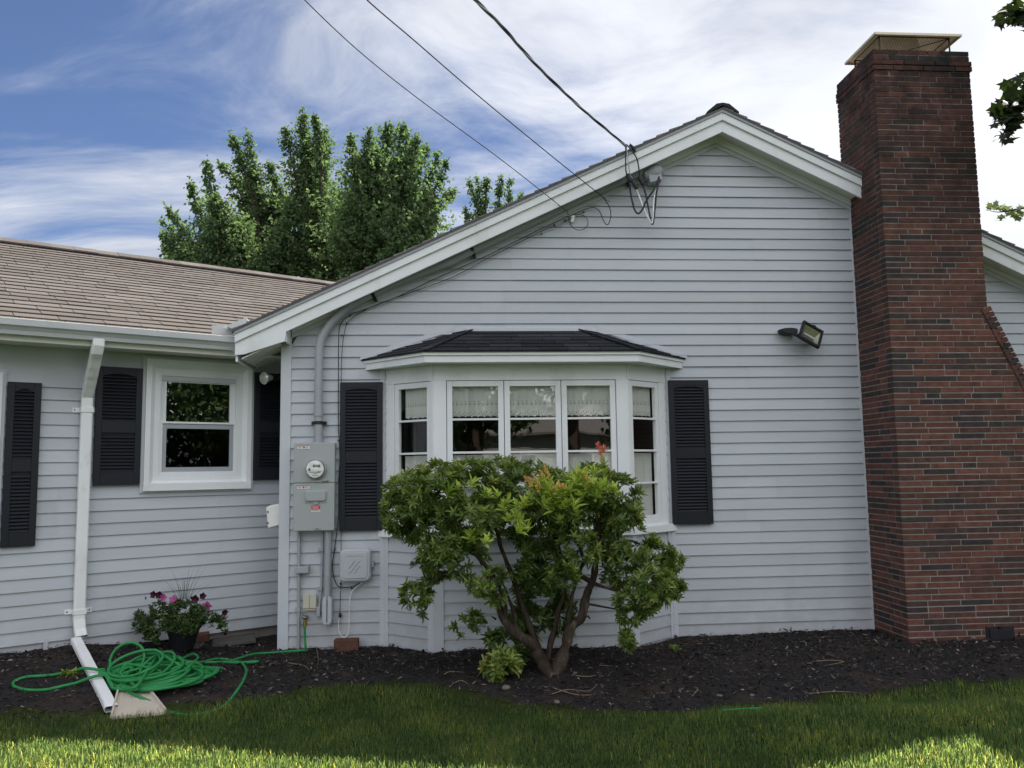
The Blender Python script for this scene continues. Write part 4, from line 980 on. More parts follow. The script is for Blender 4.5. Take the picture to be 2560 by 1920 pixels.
# spigot
o=wallthing('hose_spigot',763,1545,'chrome hose spigot with brass hose end on the wall below the outlet','spigot')
a=M(*Q(375,1138),-.11); m=MB(); m.lathe(a,(0,-.5,.87),[(.008,-.01),(.03,0),(.033,.008),(.03,.016),(.012,.02)],14); m.build('handle',MT['chrome'],o,smooth=True)
m=MB(); m.tube([(a.x,-.01,a.z-.02),(a.x,-.11,a.z-.02),(a.x,-.12,a.z-.06)],[.014,.015,.013],10); m.build('tap_body',MT['brass'],o,smooth=True)
b=M(*Q(376,1215),-.12); m=MB(); m.lathe((a.x+.001,-.12,b.z),(0,0,1),[(.017,0),(.017,.035),(.013,.036),(.013,.06)],12); m.build('hose_coupling',MT['brass'],o,smooth=True)
SPG=Vector((a.x,-.12,b.z))
# halogen floodlight
o=wallthing('floodlight',2030,835,'black halogen floodlight tilted on its arm beside the chimney','floodlight')
F_=lambda x,y:(1940+x/14.75,790+y/14.75)
m=MB(); 
pa=[M(*F_(*q),-.10) for q in ((135,492),(300,455),(500,440),(650,455),(765,485),(760,660),(560,680),(350,670),(190,610))]
m.prism([(p.x,-.13,p.z) for p in pa],(0,.10,0)); m.build('mount',MT['iron'],o,bevel=.008)
c0=[M(*F_(*q),-.17) for q in ((700,560),(700,800))]; m=MB(); m.tube([(c0[0].x-.02,-.10,c0[0].z),(c0[0].x+.01,-.15,(c0[0].z+c0[1].z)/2),(c0[1].x+.03,-.17,c0[1].z+.02)],.016,8); m.build('arm',MT['iron'],o)
ul,ur_,lr,ll=[M(*F_(*q),yq) for q,yq in (((1060,235),-.12),((1845,660),-.12),((1460,1130),-.22),((775,720),-.22))]
cen=(ul+ur_+lr+ll)/4; ex=((ur_-ul)+(lr-ll)).normalized(); ez=((ul-ll)+(ur_-lr)); ez=(ez-ex*ez.dot(ex)).normalized(); nn_=ex.cross(ez)
if nn_.y>0: nn_=-nn_
hw=((ur_-ul).length+(lr-ll).length)/4; hh=((ul-ll).length+(ur_-lr).length)/4
m=MB(); t=.010
for s_ in (-1,1):
    m.obox(cen+ex*(hw-t)*s_,(ex,ez,nn_),(t,hh,.016)); m.obox(cen+ez*(hh-t)*s_,(ex,ez,nn_),(hw-2*t,t,.016))
bk=cen-nn_*.055
V=[cen+ex*a*hw+ez*b*hh-nn_*.014 for a,b in ((-1,-1),(1,-1),(1,1),(-1,1))]+[bk+ex*a*hw*.7+ez*b*hh*.6 for a,b in ((-1,-1),(1,-1),(1,1),(-1,1))]
m.add(V,[(4,5,6,7),(0,1,5,4),(1,2,6,5),(2,3,7,6),(3,0,4,7)]); m.obox(cen+ez*(hh+.008)+ex*.01,(ex,ez,nn_),(.015,.009,.01)); m.build('lamp_housing',MT['iron'],o)
m=MB(); V=[cen+ex*a*(hw-2*t)+ez*b*(hh-2*t)-nn_*.004 for a,b in ((-1,-1),(1,-1),(1,1),(-1,1))]+[bk+nn_*.006+ex*a*hw*.6+ez*b*hh*.45 for a,b in ((-1,-1),(1,-1),(1,1),(-1,1))]
m.add(V,[(4,5,6,7),(0,1,5,4),(1,2,6,5),(2,3,7,6),(3,0,4,7)]); m.build('reflector',MT['amber'],o)
m=MB(); m.tube([cen-ex*hw*.55-nn_*.025,cen+ex*hw*.5-nn_*.025],.006,8); m.build('bulb',MT['white'],o)
m=MB(); m.quad(*[cen+ex*a*(hw-1.5*t)+ez*b*(hh-1.5*t)+nn_*.004 for a,b in ((-1,-1),(1,-1),(1,1),(-1,1))]); m.build('lens',MT['lens'],o)
# round bulb light on the return wall
p=Vector(M(660,945,.22)); xw=-1.478
o=empty('bulb_light',(xw,p.y,p.z),'round reflector bulb on the side wall under the eave','light')
ax=Vector((-.62,-.75,-.1)).normalized(); base_=Vector((p.x,p.y,p.z))
m=MB(); m.lathe(base_,ax,[(.018,-.11),(.026,-.08),(.044,-.035),(.058,-.008),(.060,0),(.052,.010),(.03,.016),(.003,.018)],20); m.build('bulb',mat('bulb_glass',(.6,.6,.58),.12,.6,metal=.35),o,smooth=True)
q=base_-ax*.09; m=MB(); m.lathe(q,ax,[(.03,-.06),(.03,.0),(.024,.012)],14); m.tube([q-ax*.05,Vector((xw-.03,q.y+.02,q.z)),Vector((xw,q.y+.02,q.z))],.018,8); m.lathe((xw,q.y+.02,q.z),(-1,0,0),[(.055,0),(.055,.02),(.03,.03)],14); m.build('socket',MT['iron'],o)
# vent hood on the return wall
a,b=M(668,1265,.12),M(700,1320,.12)
o=empty('vent_hood',(-1.478,.12,(a.z+b.z)/2),'small white vent hood on the side wall below the bulb light','vent hood')
m=MB(); m.prism([(a.x,.06,a.z-.01),(a.x+.02,.06,b.z),(-1.479,.06,b.z+.03),(-1.479,.06,a.z+.02),(a.x+.05,.06,a.z+.012)],(0,.18,0)); m.build('hood',MT['white'],o,bevel=.012,seg=3)
for z in (a.z-.05,b.z+.05): m=MB(); m.lathe((a.x+.02,.058,z),(0,-1,0),[(.008,0),(.008,.003)],8); m.build('screw',MT['ink'],o)

# ---------------------------------------------------------------- leaves
def rand_unit(n):
    v=NR.normal(size=(n,3)); return v/np.linalg.norm(v,axis=1,keepdims=True)
def leaf_mesh(name,P,A,Nn,Ln,Wd,mat,parent=None,origin=None,rnd=None,fold=.25,curl=.15):
    """P bases, A leaf directions, Nn leaf normals, Ln/Wd sizes: one folded six-sided leaf each"""
    n=len(P); A=A/np.linalg.norm(A,axis=1,keepdims=True)
    S=np.cross(A,Nn); S/=np.maximum(1e-6,np.linalg.norm(S,axis=1,keepdims=True)); Nn=np.cross(S,A)
    L=Ln[:,None]; Wd=Wd[:,None]
    V=np.empty((n,6,3))
    V[:,0]=P; V[:,1]=P+A*L*.38+S*Wd*.5+Nn*Wd*fold; V[:,2]=P+A*L*.72+S*Wd*.38+Nn*(Wd*fold*.7-L*curl*.4)
    V[:,3]=P+A*L-Nn*L*curl; V[:,4]=P+A*L*.72-S*Wd*.38+Nn*(Wd*fold*.7-L*curl*.4); V[:,5]=P+A*L*.38-S*Wd*.5+Nn*Wd*fold
    b=(np.arange(n)*6)[:,None]
    F=np.concatenate([b+np.array([[0,1,2,3]]),b+np.array([[0,3,4,5]])],1).reshape(-1,4)
    r=NR.random(n) if rnd is None else rnd
    return np_mesh(name,V.reshape(-1,3),F,mat,parent,origin,np.repeat(r,2))
def rosettes(C_,AX,nl,length,width,spread=(.7,1.25)):
    """whorls of leaves round each shoot tip: arrays for leaf_mesh"""
    P=[];A=[];N_=[];L=[];Wd=[];R_=[]
    for c,ax in zip(C_,AX):
        ax=ax/np.linalg.norm(ax); u=np.cross(ax,[.3,.2,.9]); u/=np.linalg.norm(u); v=np.cross(ax,u); k=nl+rng.randint(-2,2); a0=rng.random()*6.28; tone=min(1,max(0,rng.gauss(.5,.34))); rs=rng.uniform(.72,1.3)
        for i in range(k):
            a=a0+i*2.4; sp=spread[0]+(spread[1]-spread[0])*(i/k)
            d=ax*math.cos(sp)+(u*math.cos(a)+v*math.sin(a))*math.sin(sp)
            l=length*rs*rng.uniform(.6,1.25)
            P.append(c-ax*length*.5*(i/k)); A.append(d); N_.append(ax*math.sin(sp)-(u*math.cos(a)+v*math.sin(a))*math.cos(sp)+NR.normal(size=3)*.25); L.append(l); Wd.append(width*rng.uniform(.8,1.2)); R_.append(min(1,max(0,.25+.5*tone+rng.uniform(-.25,.25)-.25*(i/k))))
    return [np.array(x) for x in (P,A,N_,L,Wd,R_)]

# ---------------------------------------------------------------- the big bush under the bay window
BYC=-1.12
K=lambda x,y:(900+x/2.3698,1100+y/2.3698)
KM=lambda x,y,Y: M(*K(x,y),Y)
base=G(1375,1693)
bush=empty('flowering_shrub',(base.x,base.y,base.z),'large glossy evergreen shrub with several bare twisted stems, growing before the bay window','shrub')
stems=[([(1125,1400,0),(1075,1310,-.02),(1020,1215,-.05),(945,1155,-.05),(870,1085,-.03),(818,985,0),(790,900,0),(745,760,.03),(640,600,.03),(520,470,0)],.055,.016),
 ([(1120,1395,0),(1060,1240,.06),(1010,1120,.1),(962,985,.12),(915,850,.12),(860,700,.12),(800,520,.1)],.034,.013),
 ([(1130,1400,.03),(1110,1310,.08),(1145,1140,.12),(1185,980,.14),(1212,860,.14),(1180,650,.12),(1100,450,.1)],.032,.012),
 ([(1140,1400,0),(1190,1300,0),(1222,1210,0),(1240,1130,0),(1305,1055,0),(1345,920,.02),(1378,835,.02),(1403,700,.02),(1418,520,.02),(1440,360,0)],.056,.018),
 ([(1238,1135,0),(1246,1000,.04),(1278,830,.06),(1290,650,.06)],.022,.009),
 ([(1375,845,.02),(1300,790,.0),(1320,700,-.05),(1260,560,-.1),(1200,420,-.1)],.022,.008),
 ([(868,1085,-.03),(850,940,-.1),(800,820,-.2),(700,700,-.28),(560,620,-.3)],.018,.007),
 ([(940,1150,-.05),(900,980,.1),(860,880,.2),(800,760,.25)],.014,.006),
 ([(1380,845,.02),(1470,880,-.02),(1600,905,-.1),(1700,880,-.15)],.014,.005),
 ([(1352,972,0),(1430,985,-.06),(1500,1000,-.08),(1545,1010,-.08)],.009,.004),
 ([(1405,700,.02),(1500,620,-.05),(1620,600,-.1),(1740,680,-.15)],.013,.005),
 ([(790,900,0),(640,800,-.1),(480,800,-.15),(370,900,-.18)],.010,.004),
 ([(1322,1045,0),(1352,1045,-.04),(1368,1060,-.05)],.010,.006),([(800,1060,-.02),(780,1045,-.05)],.008,.004),
 ([(1215,860,.14),(1150,640,.0),(1100,600,-.05)],.009,.004),([(1100,1300,.05),(1020,1180,.15),(960,1060,.2),(880,940,.22)],.014,.008)]
m=MB()
def knobby(P,ra,rb):
    n=len(P); return [max(.003,(ra+(rb-ra)*(i/(n-1))**.8)*(1+.34*mnoise.noise(P[i]*11)+.2*mnoise.noise(P[i]*31))) for i in range(n)]
for pts,ra,rb in stems:
    pts_=[KM(x,y,BYC+dy) for x,y,dy in pts]
    if pts[0][1]>1350:
        pts_[0].y=base.y; pts_=[Vector((pts_[0].x,base.y+.01,base.z-.05))]+pts_[0:]
    P=[p+Vector((mnoise.noise(p*9)*.012,mnoise.noise(p*9+Vector((5,0,0)))*.012,0)) for p in spline(pts_,7)]
    m.tube(P,knobby(P,ra,rb),10)
m.build('stem',MT['bark_l'],bush,smooth=True)
blobs=[(300,330,150,140),(470,290,170,150),(650,250,180,140),(830,240,180,130),(1000,270,170,130),(1180,330,170,150),(1350,290,160,150),(1520,330,140,140),(230,440,100,110),(420,480,170,130),(650,450,180,130),(880,430,180,140),(1100,470,160,120),(1330,470,180,130),(1540,450,120,100),
 (500,630,130,110),(400,780,100,70),(330,930,90,85),(370,1000,50,50),(640,1085,95,70),(640,720,120,100),(760,840,110,90),(940,760,90,70),(1040,610,120,80),(1200,800,90,80),(1280,640,150,110),(1480,620,110,100),(1620,640,160,130),(1740,700,120,120),(1560,780,130,100),(1720,860,130,110),(1640,960,130,80),(1600,1040,80,50),(1570,1180,55,65),(1840,730,70,60),(1850,870,60,60),(280,520,90,80),(460,740,110,90),(800,930,60,50)]
px2m=1/2.3698*6.35/2080
BL=[]
for i,(x,y,rx,ry) in enumerate(blobs):
    top=y<520
    dy=(rng.uniform(-.30,.25) if top else rng.uniform(-.35,.1)); 
    c=np.array(KM(x,y,BYC+dy)); rd=.34 if top else min(rx,ry)*px2m*1.25
    BL.append((c,np.array([rx*px2m,rd,ry*px2m]),dy))
def shell(BL,dens,reject=.62,back=True):
    C_=[];A_=[]
    for i,(c,r,_) in enumerate(BL):
        n=int(dens*(r[0]*r[2]+r[0]*r[1]+r[1]*r[2])*4)
        d=rand_unit(n); q=c+d*r*(.72+.36*NR.random((n,1)))
        for p,dd in zip(q,d):
            ok=True
            for j,(c2,r2,_) in enumerate(BL):
                if j!=i and np.sum(((p-c2)/r2)**2)<reject**2: ok=False; break
            if p[1]>-.42: ok=False
            if ok and mnoise.noise(Vector(p)*5.5)>-.13: C_.append(p); A_.append(dd/r*.2+np.array([0,-.22,.62])+NR.normal(size=3)*.25)
    return np.array(C_),np.array(A_)
C_,A_=shell(BL,400)
ls=rosettes(C_,A_,10,.052,.0175)
leaf_mesh('foliage',*ls[:5],MT['bleaf'],bush,None,ls[5])
# dark leaves within and behind the stems
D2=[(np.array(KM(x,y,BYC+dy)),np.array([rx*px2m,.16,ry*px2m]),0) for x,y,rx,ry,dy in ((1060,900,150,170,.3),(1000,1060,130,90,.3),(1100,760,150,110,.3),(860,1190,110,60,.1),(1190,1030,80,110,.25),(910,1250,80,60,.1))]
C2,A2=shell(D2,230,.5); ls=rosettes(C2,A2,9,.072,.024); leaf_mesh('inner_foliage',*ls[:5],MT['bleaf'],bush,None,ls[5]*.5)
# shoots and flower spikes, paled to paint a reflected sun patch; then the red tip
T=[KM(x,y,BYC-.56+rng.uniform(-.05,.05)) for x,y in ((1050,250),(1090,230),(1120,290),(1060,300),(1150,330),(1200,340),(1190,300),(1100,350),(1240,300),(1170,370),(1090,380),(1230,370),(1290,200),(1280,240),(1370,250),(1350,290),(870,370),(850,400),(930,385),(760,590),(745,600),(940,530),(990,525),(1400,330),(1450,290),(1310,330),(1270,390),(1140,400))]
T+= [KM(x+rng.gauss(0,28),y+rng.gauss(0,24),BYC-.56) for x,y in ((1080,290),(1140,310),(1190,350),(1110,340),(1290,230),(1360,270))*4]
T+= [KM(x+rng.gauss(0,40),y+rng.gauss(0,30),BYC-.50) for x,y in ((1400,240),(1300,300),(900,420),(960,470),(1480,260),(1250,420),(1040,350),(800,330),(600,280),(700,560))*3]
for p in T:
    ls=rosettes(np.array([list(p)]),np.array([[rng.gauss(0,.3),-.35+rng.gauss(0,.2),1.]]),11,.07,.022,(.35,1.25)); leaf_mesh('sun_patch_shoot',*ls[:5],MT['lit_newleaf'],bush,None,ls[5])
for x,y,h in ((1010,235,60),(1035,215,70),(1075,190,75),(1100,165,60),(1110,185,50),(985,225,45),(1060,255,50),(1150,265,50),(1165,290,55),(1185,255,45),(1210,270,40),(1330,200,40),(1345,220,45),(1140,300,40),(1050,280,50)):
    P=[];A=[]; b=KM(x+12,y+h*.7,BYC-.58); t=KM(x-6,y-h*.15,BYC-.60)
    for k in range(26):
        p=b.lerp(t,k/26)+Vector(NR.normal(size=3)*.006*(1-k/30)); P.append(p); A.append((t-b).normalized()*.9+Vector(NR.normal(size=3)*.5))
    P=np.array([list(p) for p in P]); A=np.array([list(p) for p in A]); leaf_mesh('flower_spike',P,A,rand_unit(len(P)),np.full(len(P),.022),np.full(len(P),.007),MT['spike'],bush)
m=MB(); st=[KM(1450,230,BYC-.2),KM(1447,170,BYC-.21),KM(1438,110,BYC-.22),KM(1425,60,BYC-.22)]; m.tube(spline(st,5),.005,6); m.build('shoot',MT['lit_newleaf'],bush,smooth=True)
T=np.array([list(KM(x,y,BYC-.22)) for x,y in ((1448,190),(1442,150),(1440,135),(1455,165))]); ls=rosettes(T,np.tile(np.array([0,-.2,1.]),(4,1)),9,.055,.017,(.4,1.1)); leaf_mesh('shoot_leaves',*ls[:5],MT['lit_newleaf'],bush,None,ls[5]*.5)
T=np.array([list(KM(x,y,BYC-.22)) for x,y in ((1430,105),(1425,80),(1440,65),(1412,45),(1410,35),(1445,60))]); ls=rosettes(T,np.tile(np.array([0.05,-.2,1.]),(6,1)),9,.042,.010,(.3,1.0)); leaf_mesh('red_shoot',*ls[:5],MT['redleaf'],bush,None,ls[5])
# low sucker beside it
p=KM(840,1400,-1.25)
sh=empty('low_shrub',G(1255,1705),'small leafy shrub on the mulch at the left foot of the large bush','shrub')
SB=[(np.array(KM(840,1345,-1.2)),np.array([100*px2m,.14,85*px2m]),0),(np.array(KM(860,1290,-1.15)),np.array([70*px2m,.1,50*px2m]),0)]
C2,A2=shell(SB,520,.4); ls=rosettes(C2,A2,10,.064,.024); leaf_mesh('foliage',*ls[:5],MT['bleaf'],sh,None,np.clip(ls[5]+.2,0,1))
m=MB(); g_=G(1258,1695)
for k in range(4): m.tube([g_+Vector((0,0,-.02)),g_+Vector((rng.uniform(-.06,.06),rng.uniform(-.05,.05),.1)),g_+Vector((rng.uniform(-.12,.12),rng.uniform(-.08,.08),.17))],.005,6)
m.build('stem',MT['bark'],sh)
# weeds
def weed(px,py,n,sz,label):
    g=G(px,py); o=empty('weed',g,label,'weed','weeds on the bed')
    T=np.array([[g.x+rng.uniform(-sz,sz),g.y+rng.uniform(-sz,sz)*.5,g.z+rng.uniform(.01,sz*1.3)] for _ in range(n)]); ls=rosettes(T,np.tile(np.array([0,-.2,1.]),(n,1))+NR.normal(size=(n,3))*.3,6,sz*.8,sz*.35); leaf_mesh('leaves',*ls[:5],MT['bleaf'],o,None,np.clip(ls[5]+.2,0,1))
    m=MB(); 
    for t in T: m.tube([g+Vector((0,0,-.01)),Vector(t)],.0015,4)
    m.build('stalk',MT['lit_newleaf'],o)
weed(953,1612,8,.05,'small weed at the foot of the wall left of the bay'); weed(1690,1632,7,.045,'small weed on the mulch right of the bay window'); weed(172,1698,9,.05,'small weed beside the hose loop left of the drain pipe')

# ---------------------------------------------------------------- potted flowers
pc=Vector((W(458,1600,.36).x,W(458,1600,.36).y,0)); pc.z=bed_z(pc.x,pc.y)+.005
dpp=(pc-CAM).dot(CF); PP=lambda x,y,dd=0.0:(lambda d:CAM+d*((dpp+dd)/d.dot(CF)))(ray(300+x/5.53,1380+y/5.53))
pot=empty('potted_flowers',pc,'black pot of trailing petunias and spiky grass in front of the wing wall','potted plant')
zt=PP(880,1010).z; zb=pc.z
rt=(PP(1100,1010)-PP(640,1010)).length/2; rb=(PP(1010,1360)-PP(730,1360)).length/2
m=MB(); m.lathe(pc,(0,0,1),[(rb*.96,0),(rb,.01),(rt*.97,zt-zb-.03),(rt*1.04,zt-zb-.028),(rt*1.05,zt-zb),(rt*.97,zt-zb),(rt*.93,zt-zb-.03)],28); m.build('pot',MT['pot'],pot,smooth=True)
T=[];A=[]
for x,y,rx,ry,n,dd in ((880,850,250,190,150,-.05),(560,820,160,150,70,-.02),(330,1000,140,130,60,-.03),(420,1110,130,110,50,-.05),(1180,870,130,130,45,0),(1350,960,120,100,26,0),(880,1060,190,90,60,-.16),(700,1010,160,110,50,-.12),(1080,930,110,100,40,-.08),(500,1230,60,80,12,-.05),(1430,1060,50,80,10,0),(270,880,60,60,10,0)):
    for _ in range(n):
        a=rng.random()*6.28; r=math.sqrt(rng.random()); p=PP(x+rx*r*math.cos(a),y+ry*r*math.sin(a),dd+rng.uniform(-.14,.12)); T.append(list(p)); A.append([rng.gauss(0,.5),-.4+rng.gauss(0,.4),.7+rng.gauss(0,.3)])
ls=rosettes(np.array(T),np.array(A),5,.032,.015,(.6,1.3))
leaf_mesh('foliage',*ls[:5],mat('petunia_leaf',(.06,.1,.03),.6,.25,ramp=[(0,(.025,.05,.016)),(.6,(.055,.095,.026)),(1,(.12,.16,.05))],trans=.25),pot,None,ls[5])
m=MB()
for _ in range(46):
    t=rng.choice(T); q=Vector((pc.x+rng.uniform(-.1,.1),pc.y+rng.uniform(-.1,.1),zt-.02)); e=Vector(t); mid=(q+e)/2+Vector((0,0,.05)); m.tube(spline([q,mid,e],4),.0022,4)
m.build('vine',MT['lit_newleaf'],pot)
m=MB()
for x,y in ((690,210),(975,140),(1250,130),(1120,200),(910,270),(560,350),(1300,410),(740,330),(1010,240),(855,300),(800,380),(960,330),(1060,330),(640,470),(1170,420),(900,350),(700,430),(1000,300),(880,330),(940,400),(820,450),(1100,470)):
    a=PP(880+(x-880)*.12,760,.02); b=PP(x,y,.02+rng.uniform(-.08,.08)); mid=a.lerp(b,.55)+Vector((-(b.x-a.x)*.1,0,.02)); P=spline([a,mid,b],5); n=len(P)
    m.tube(P,[max(.0004,.0024*(1-i/n)) for i in range(n)],4)
m.build('spiky_grass',mat('blue_grass',(.045,.075,.05),.5,.3),pot)
def petunia(x,y,rx,mt,tilt,dd=-.08):
    c=PP(x,y,dd); r=rx/5.53/2080*dpp; ax=(-ray(1280,960)+Vector(tilt)).normalized(); u=ax.orthogonal().normalized(); v=ax.cross(u); V=[c-ax*r*.75]; F=[]; n=30
    for k in range(n):
        a=2*math.pi*k/n; q=1+.10*math.cos(5*a); V.append(c+(u*math.cos(a)+v*math.sin(a))*r*.5-ax*r*.12); 
    for k in range(n):
        a=2*math.pi*k/n; q=1+.14*math.cos(5*a); V.append(c+(u*math.cos(a)+v*math.sin(a))*r*q+ax*r*.14*math.sin(5*a+1))
    m=MB(); m.add(V,[(0,1+k,1+(k+1)%n) for k in range(n)]+[(1+k,1+n+k,1+n+(k+1)%n,1+(k+1)%n) for k in range(n)]); m.build('petunia',MT[mt],pot,smooth=True)
for a in ((455,592,48,'petunia_d',(-.3,0,.2)),(540,598,50,'petunia_d',(.2,0,0)),(1035,655,55,'petunia_d',(0,0,.1)),(1145,610,45,'petunia_d',(.8,0,.3)),(1450,838,42,'petunia_d',(.7,0,-.2)),(1198,748,58,'petunia_p',(0,0,.15)),(730,650,55,'petunia_p',(-.2,0,.8)),(600,630,45,'petunia_p',(.9,0,.3)),(790,725,30,'petunia_p',(-.6,0,.5)),(892,672,24,'petunia_w',(0,0,.3)),(1457,1135,26,'petunia_d',(.3,0,-.8)),(355,640,20,'petunia_d',(-.8,0,0))): petunia(*a)

# ---------------------------------------------------------------- flat stones and brick by the wall
def slab(name,pts,h,mt,label,cat,lift=.0):
    P=[G(*p) for p in pts]; c=sum(P,Vector())/len(P); z=bed_z(c.x,c.y)-.012+lift; m=MB(); m.prism([(p.x,p.y,z+rng.uniform(0,.004)) for p in P],(0,0,h))
    o=m.build(name,mt,None,(c.x,c.y,z),bevel=.008,seg=2); return tag(o,label,cat)
slab('paving_stone',[(530,1622),(640,1617),(636,1598),(608,1586),(560,1588),(535,1600)],.035,MT['slate'],'grey flat slate stone on the soil between pot and corner post','stone')
slab('paving_stone',[(612,1596),(672,1592),(690,1578),(650,1572),(618,1582)],.045,MT['redstone'],'reddish flat stone against the wing wall beside the corner post','stone',.02)
slab('paving_stone',[(486,1616),(520,1612),(528,1596),(505,1588),(486,1596)],.075,MT['redstone'],'reddish lump of stone right behind the black pot','stone')
slab('paving_stone',[(405,1632),(500,1630),(512,1618),(430,1612)],.02,MT['slate'],'thin dark slab under the black pot','stone',-.005)
a,b=M(835,1608,-.14),M(896,1608,-.14); z=bed_z(a.x,-.14)
m=MB(); m.box((a.x,-.16,z-.03),(b.x,-.065,M(860,1600,-.16).z)); o=m.build('loose_brick',MT['redstone'],None,((a.x+b.x)/2,-.11,z),bevel=.005); tag(o,'single dark red brick lying at the foot of the gable wall','brick')

# ---------------------------------------------------------------- drain extension and splash block
tp,bt=G(190,1601,.10),G(279,1772,.035)
dv=(bt-tp).normalized(); sdv=dv.cross(Vector((0,0,1))).normalized(); up=sdv.cross(dv)
hwt=(W(203,1600,.3)-W(177,1600,.3)).length/2*1.02
m=MB(); n=16; P=[tp.lerp(bt,i/(n-1))+up*(.004*mnoise.noise(Vector((i*.9,0,0)))) for i in range(n)]
vs=[];fs=[]
for i,p in enumerate(P):
    h=.026+.003*mnoise.noise(Vector((i*.7,4,0))); w_=hwt*(1+.04*mnoise.noise(Vector((i*.6,9,0))))*(1 if i<n-1 else 1.12); c=.25
    if i==n-1: h*=.8
    for a,b in ((-1,-.6),(-.8,-1),(.8,-1),(1,-.6),(1,.6),(.85,1),(-.85,1),(-1,.6)): vs.append(p+sdv*a*w_+up*b*h)
for i in range(n-1):
    for k in range(8): fs.append((i*8+k,i*8+(k+1)%8,(i+1)*8+(k+1)%8,(i+1)*8+k))
m.add(vs,fs); o=m.build('drain_extension',mat('dented_white_metal',(.8,.8,.82),.4,.4,var=.05,vscale=8,stain=((.2,.16,.12),9,.66,.80,None)),None,tp); tag(o,'loose white downspout extension pipe lying on the mulch, dented and dirty','drain pipe')
c0=G(352,1775); ax=(G(300,1790)-G(262,1742)); 
e0,e1,e2,e3=G(296,1738),G(364,1736),G(412,1792),G(278,1804)
o=empty('splash_block',(c0.x,c0.y,c0.z),'beige plastic splash tray under the open end of the drain pipe, half in the grass','splash block')
m=MB(); zz=lambda p,h:Vector((p.x,p.y,ground_z(p.x,p.y)+.02+h)); nseg=10
for k in range(nseg):
    a0_,a1_=k/nseg,(k+1)/nseg; r=.002 if k%2 else 0
    m.prism([zz(e0.lerp(e1,a0_),.03+r),zz(e0.lerp(e1,a1_),.03+r),zz(e3.lerp(e2,a1_),.012+r),zz(e3.lerp(e2,a0_),.012+r)],(0,0,-.02))
m.build('tray',MT['splash'],o)
m=MB()
for p,q in ((e1,e2),(e0,e3),(e0,e1)):
    d=(q-p).normalized(); s_=d.cross(Vector((0,0,1))); m.add([zz(p,0)-s_*.01,zz(q,0)-s_*.01,zz(q,.034)-s_*.008,zz(p,.05)-s_*.008,zz(p,0)+s_*.012,zz(q,0)+s_*.012,zz(q,.034)+s_*.004,zz(p,.05)+s_*.004],[(0,1,2,3),(4,7,6,5),(3,2,6,7),(0,3,7,4),(1,5,6,2)])
m.build('rim',MT['splash'],o)

# ---------------------------------------------------------------- garden hose, one long run
H=lambda x,y,h=.012: G(x/2.949,1500+y/2.949,h)
hp=[]
a=SPG; hp+=[a+Vector((0,-.004,-.0)),a+Vector((.002,-.006,-.10)),a+Vector((.012,-.02,-.18))]
hp+=[H(2262,362,.03),H(2262,385),H(2212,394),H(2000,398),H(1880,411),H(1780,440),H(1700,463),H(1800,466),H(1880,462),H(1905,468),H(1880,479),H(1780,477),H(1650,465),H(1500,470),H(1400,470)]
pc_=H(1180,640); pr=.0
loops=[]
random.seed(5); r5=random.Random(21)
def loop(cx,cy,rx,ry,h,tilt,a0,turn=1.0,n=12):
    c=H(cx,cy,0); out=[]
    for k in range(int(n*turn)+1):
        t=a0+2*math.pi*k/n; x=c.x+rx*math.cos(t); y=c.y+ry*math.sin(t); out.append(Vector((x,y,max(ground_z(x,y)+.03,c.z+h+.02+tilt*math.cos(t-1.2)))))
    return out
hp+=[H(1340,440,.06),H(1420,400,.05),H(1460,430,.03),H(1400,460,.03),H(1300,420,.06)]
for k in range(9):
    f=k/8
    hp+=loop(1130+r5.uniform(-60,60),640+r5.uniform(-30,30),r5.uniform(.22,.30),r5.uniform(.13,.22),.01+.055*f,r5.uniform(.0,.04)*(f+.3),r5.uniform(0,.5)+k*.35,1.0)
for k in range(7):
    f=k/6
    hp+=loop(1330+r5.uniform(-40,40),610+r5.uniform(-30,30),r5.uniform(.16,.23),r5.uniform(.12,.18),.01+.04*f,r5.uniform(.0,.03),r5.uniform(0,.4)+k*.3,1.0)
hp+=[H(1500,500,.03),H(1600,500,.02),H(1640,520,.012),H(1600,530,.015),H(1480,520,.05),H(1380,500,.06),H(1520,530,.02),H(1620,535,.012),H(1600,550,.012),H(1450,540,.04)]
for k in range(5): hp+=loop(1060+r5.uniform(-70,160),625+r5.uniform(-20,30),r5.uniform(.10,.20),r5.uniform(.09,.15),.05+.018*k,r5.uniform(.02,.07),k*1.3,r5.choice((.8,1.1,1.4)))
for k in range(4): hp+=loop(1090+r5.uniform(-30,30),620+r5.uniform(-15,15),.26,.19,.06+.012*k,.04,k*.5,1.0)
# standing loop
hp+=[H(1000,640,.12),H(880,600,.05)]
cst=H(938,560,.0); cst.z+=.105
for k in range(11):
    t=-2.4-2*math.pi*k/10; hp.append(Vector((cst.x+.118*math.cos(t),cst.y-.02+.03*k/10+.05*math.sin(t),cst.z+.105*math.sin(t)+.02)))
hp+=[H(1010,650,.10),H(900,640,.08),H(880,565,.06),H(740,556,.09),H(650,578,.085),H(560,612,.05),H(480,640,.02),H(330,670),H(190,675),H(115,652),H(95,625),H(115,600),H(200,580),H(370,566),H(490,545,.02),H(560,520,.06),H(620,503,.10),H(720,515,.09),H(800,545,.05),H(900,575,.06)]
hp+=loop(1150,620,.24,.17,.09,.03,2.5,.7)
hp+=[H(1250,520,.10),H(1400,480,.05),H(1500,455,.03),H(1600,438,.02),H(1700,446),H(1780,480),H(1816,540),H(1790,620),H(1730,700),H(1660,775),H(1560,822),H(1410,850),H(1290,835),H(1220,812),H(1130,760,.03),H(1000,700,.06)]
hp+=loop(1100,660,.25,.17,.07,.04,3.5,1.3)
for i in range(3,len(hp)): hp[i].z=max(hp[i].z,bed_z(hp[i].x,hp[i].y)+.010)
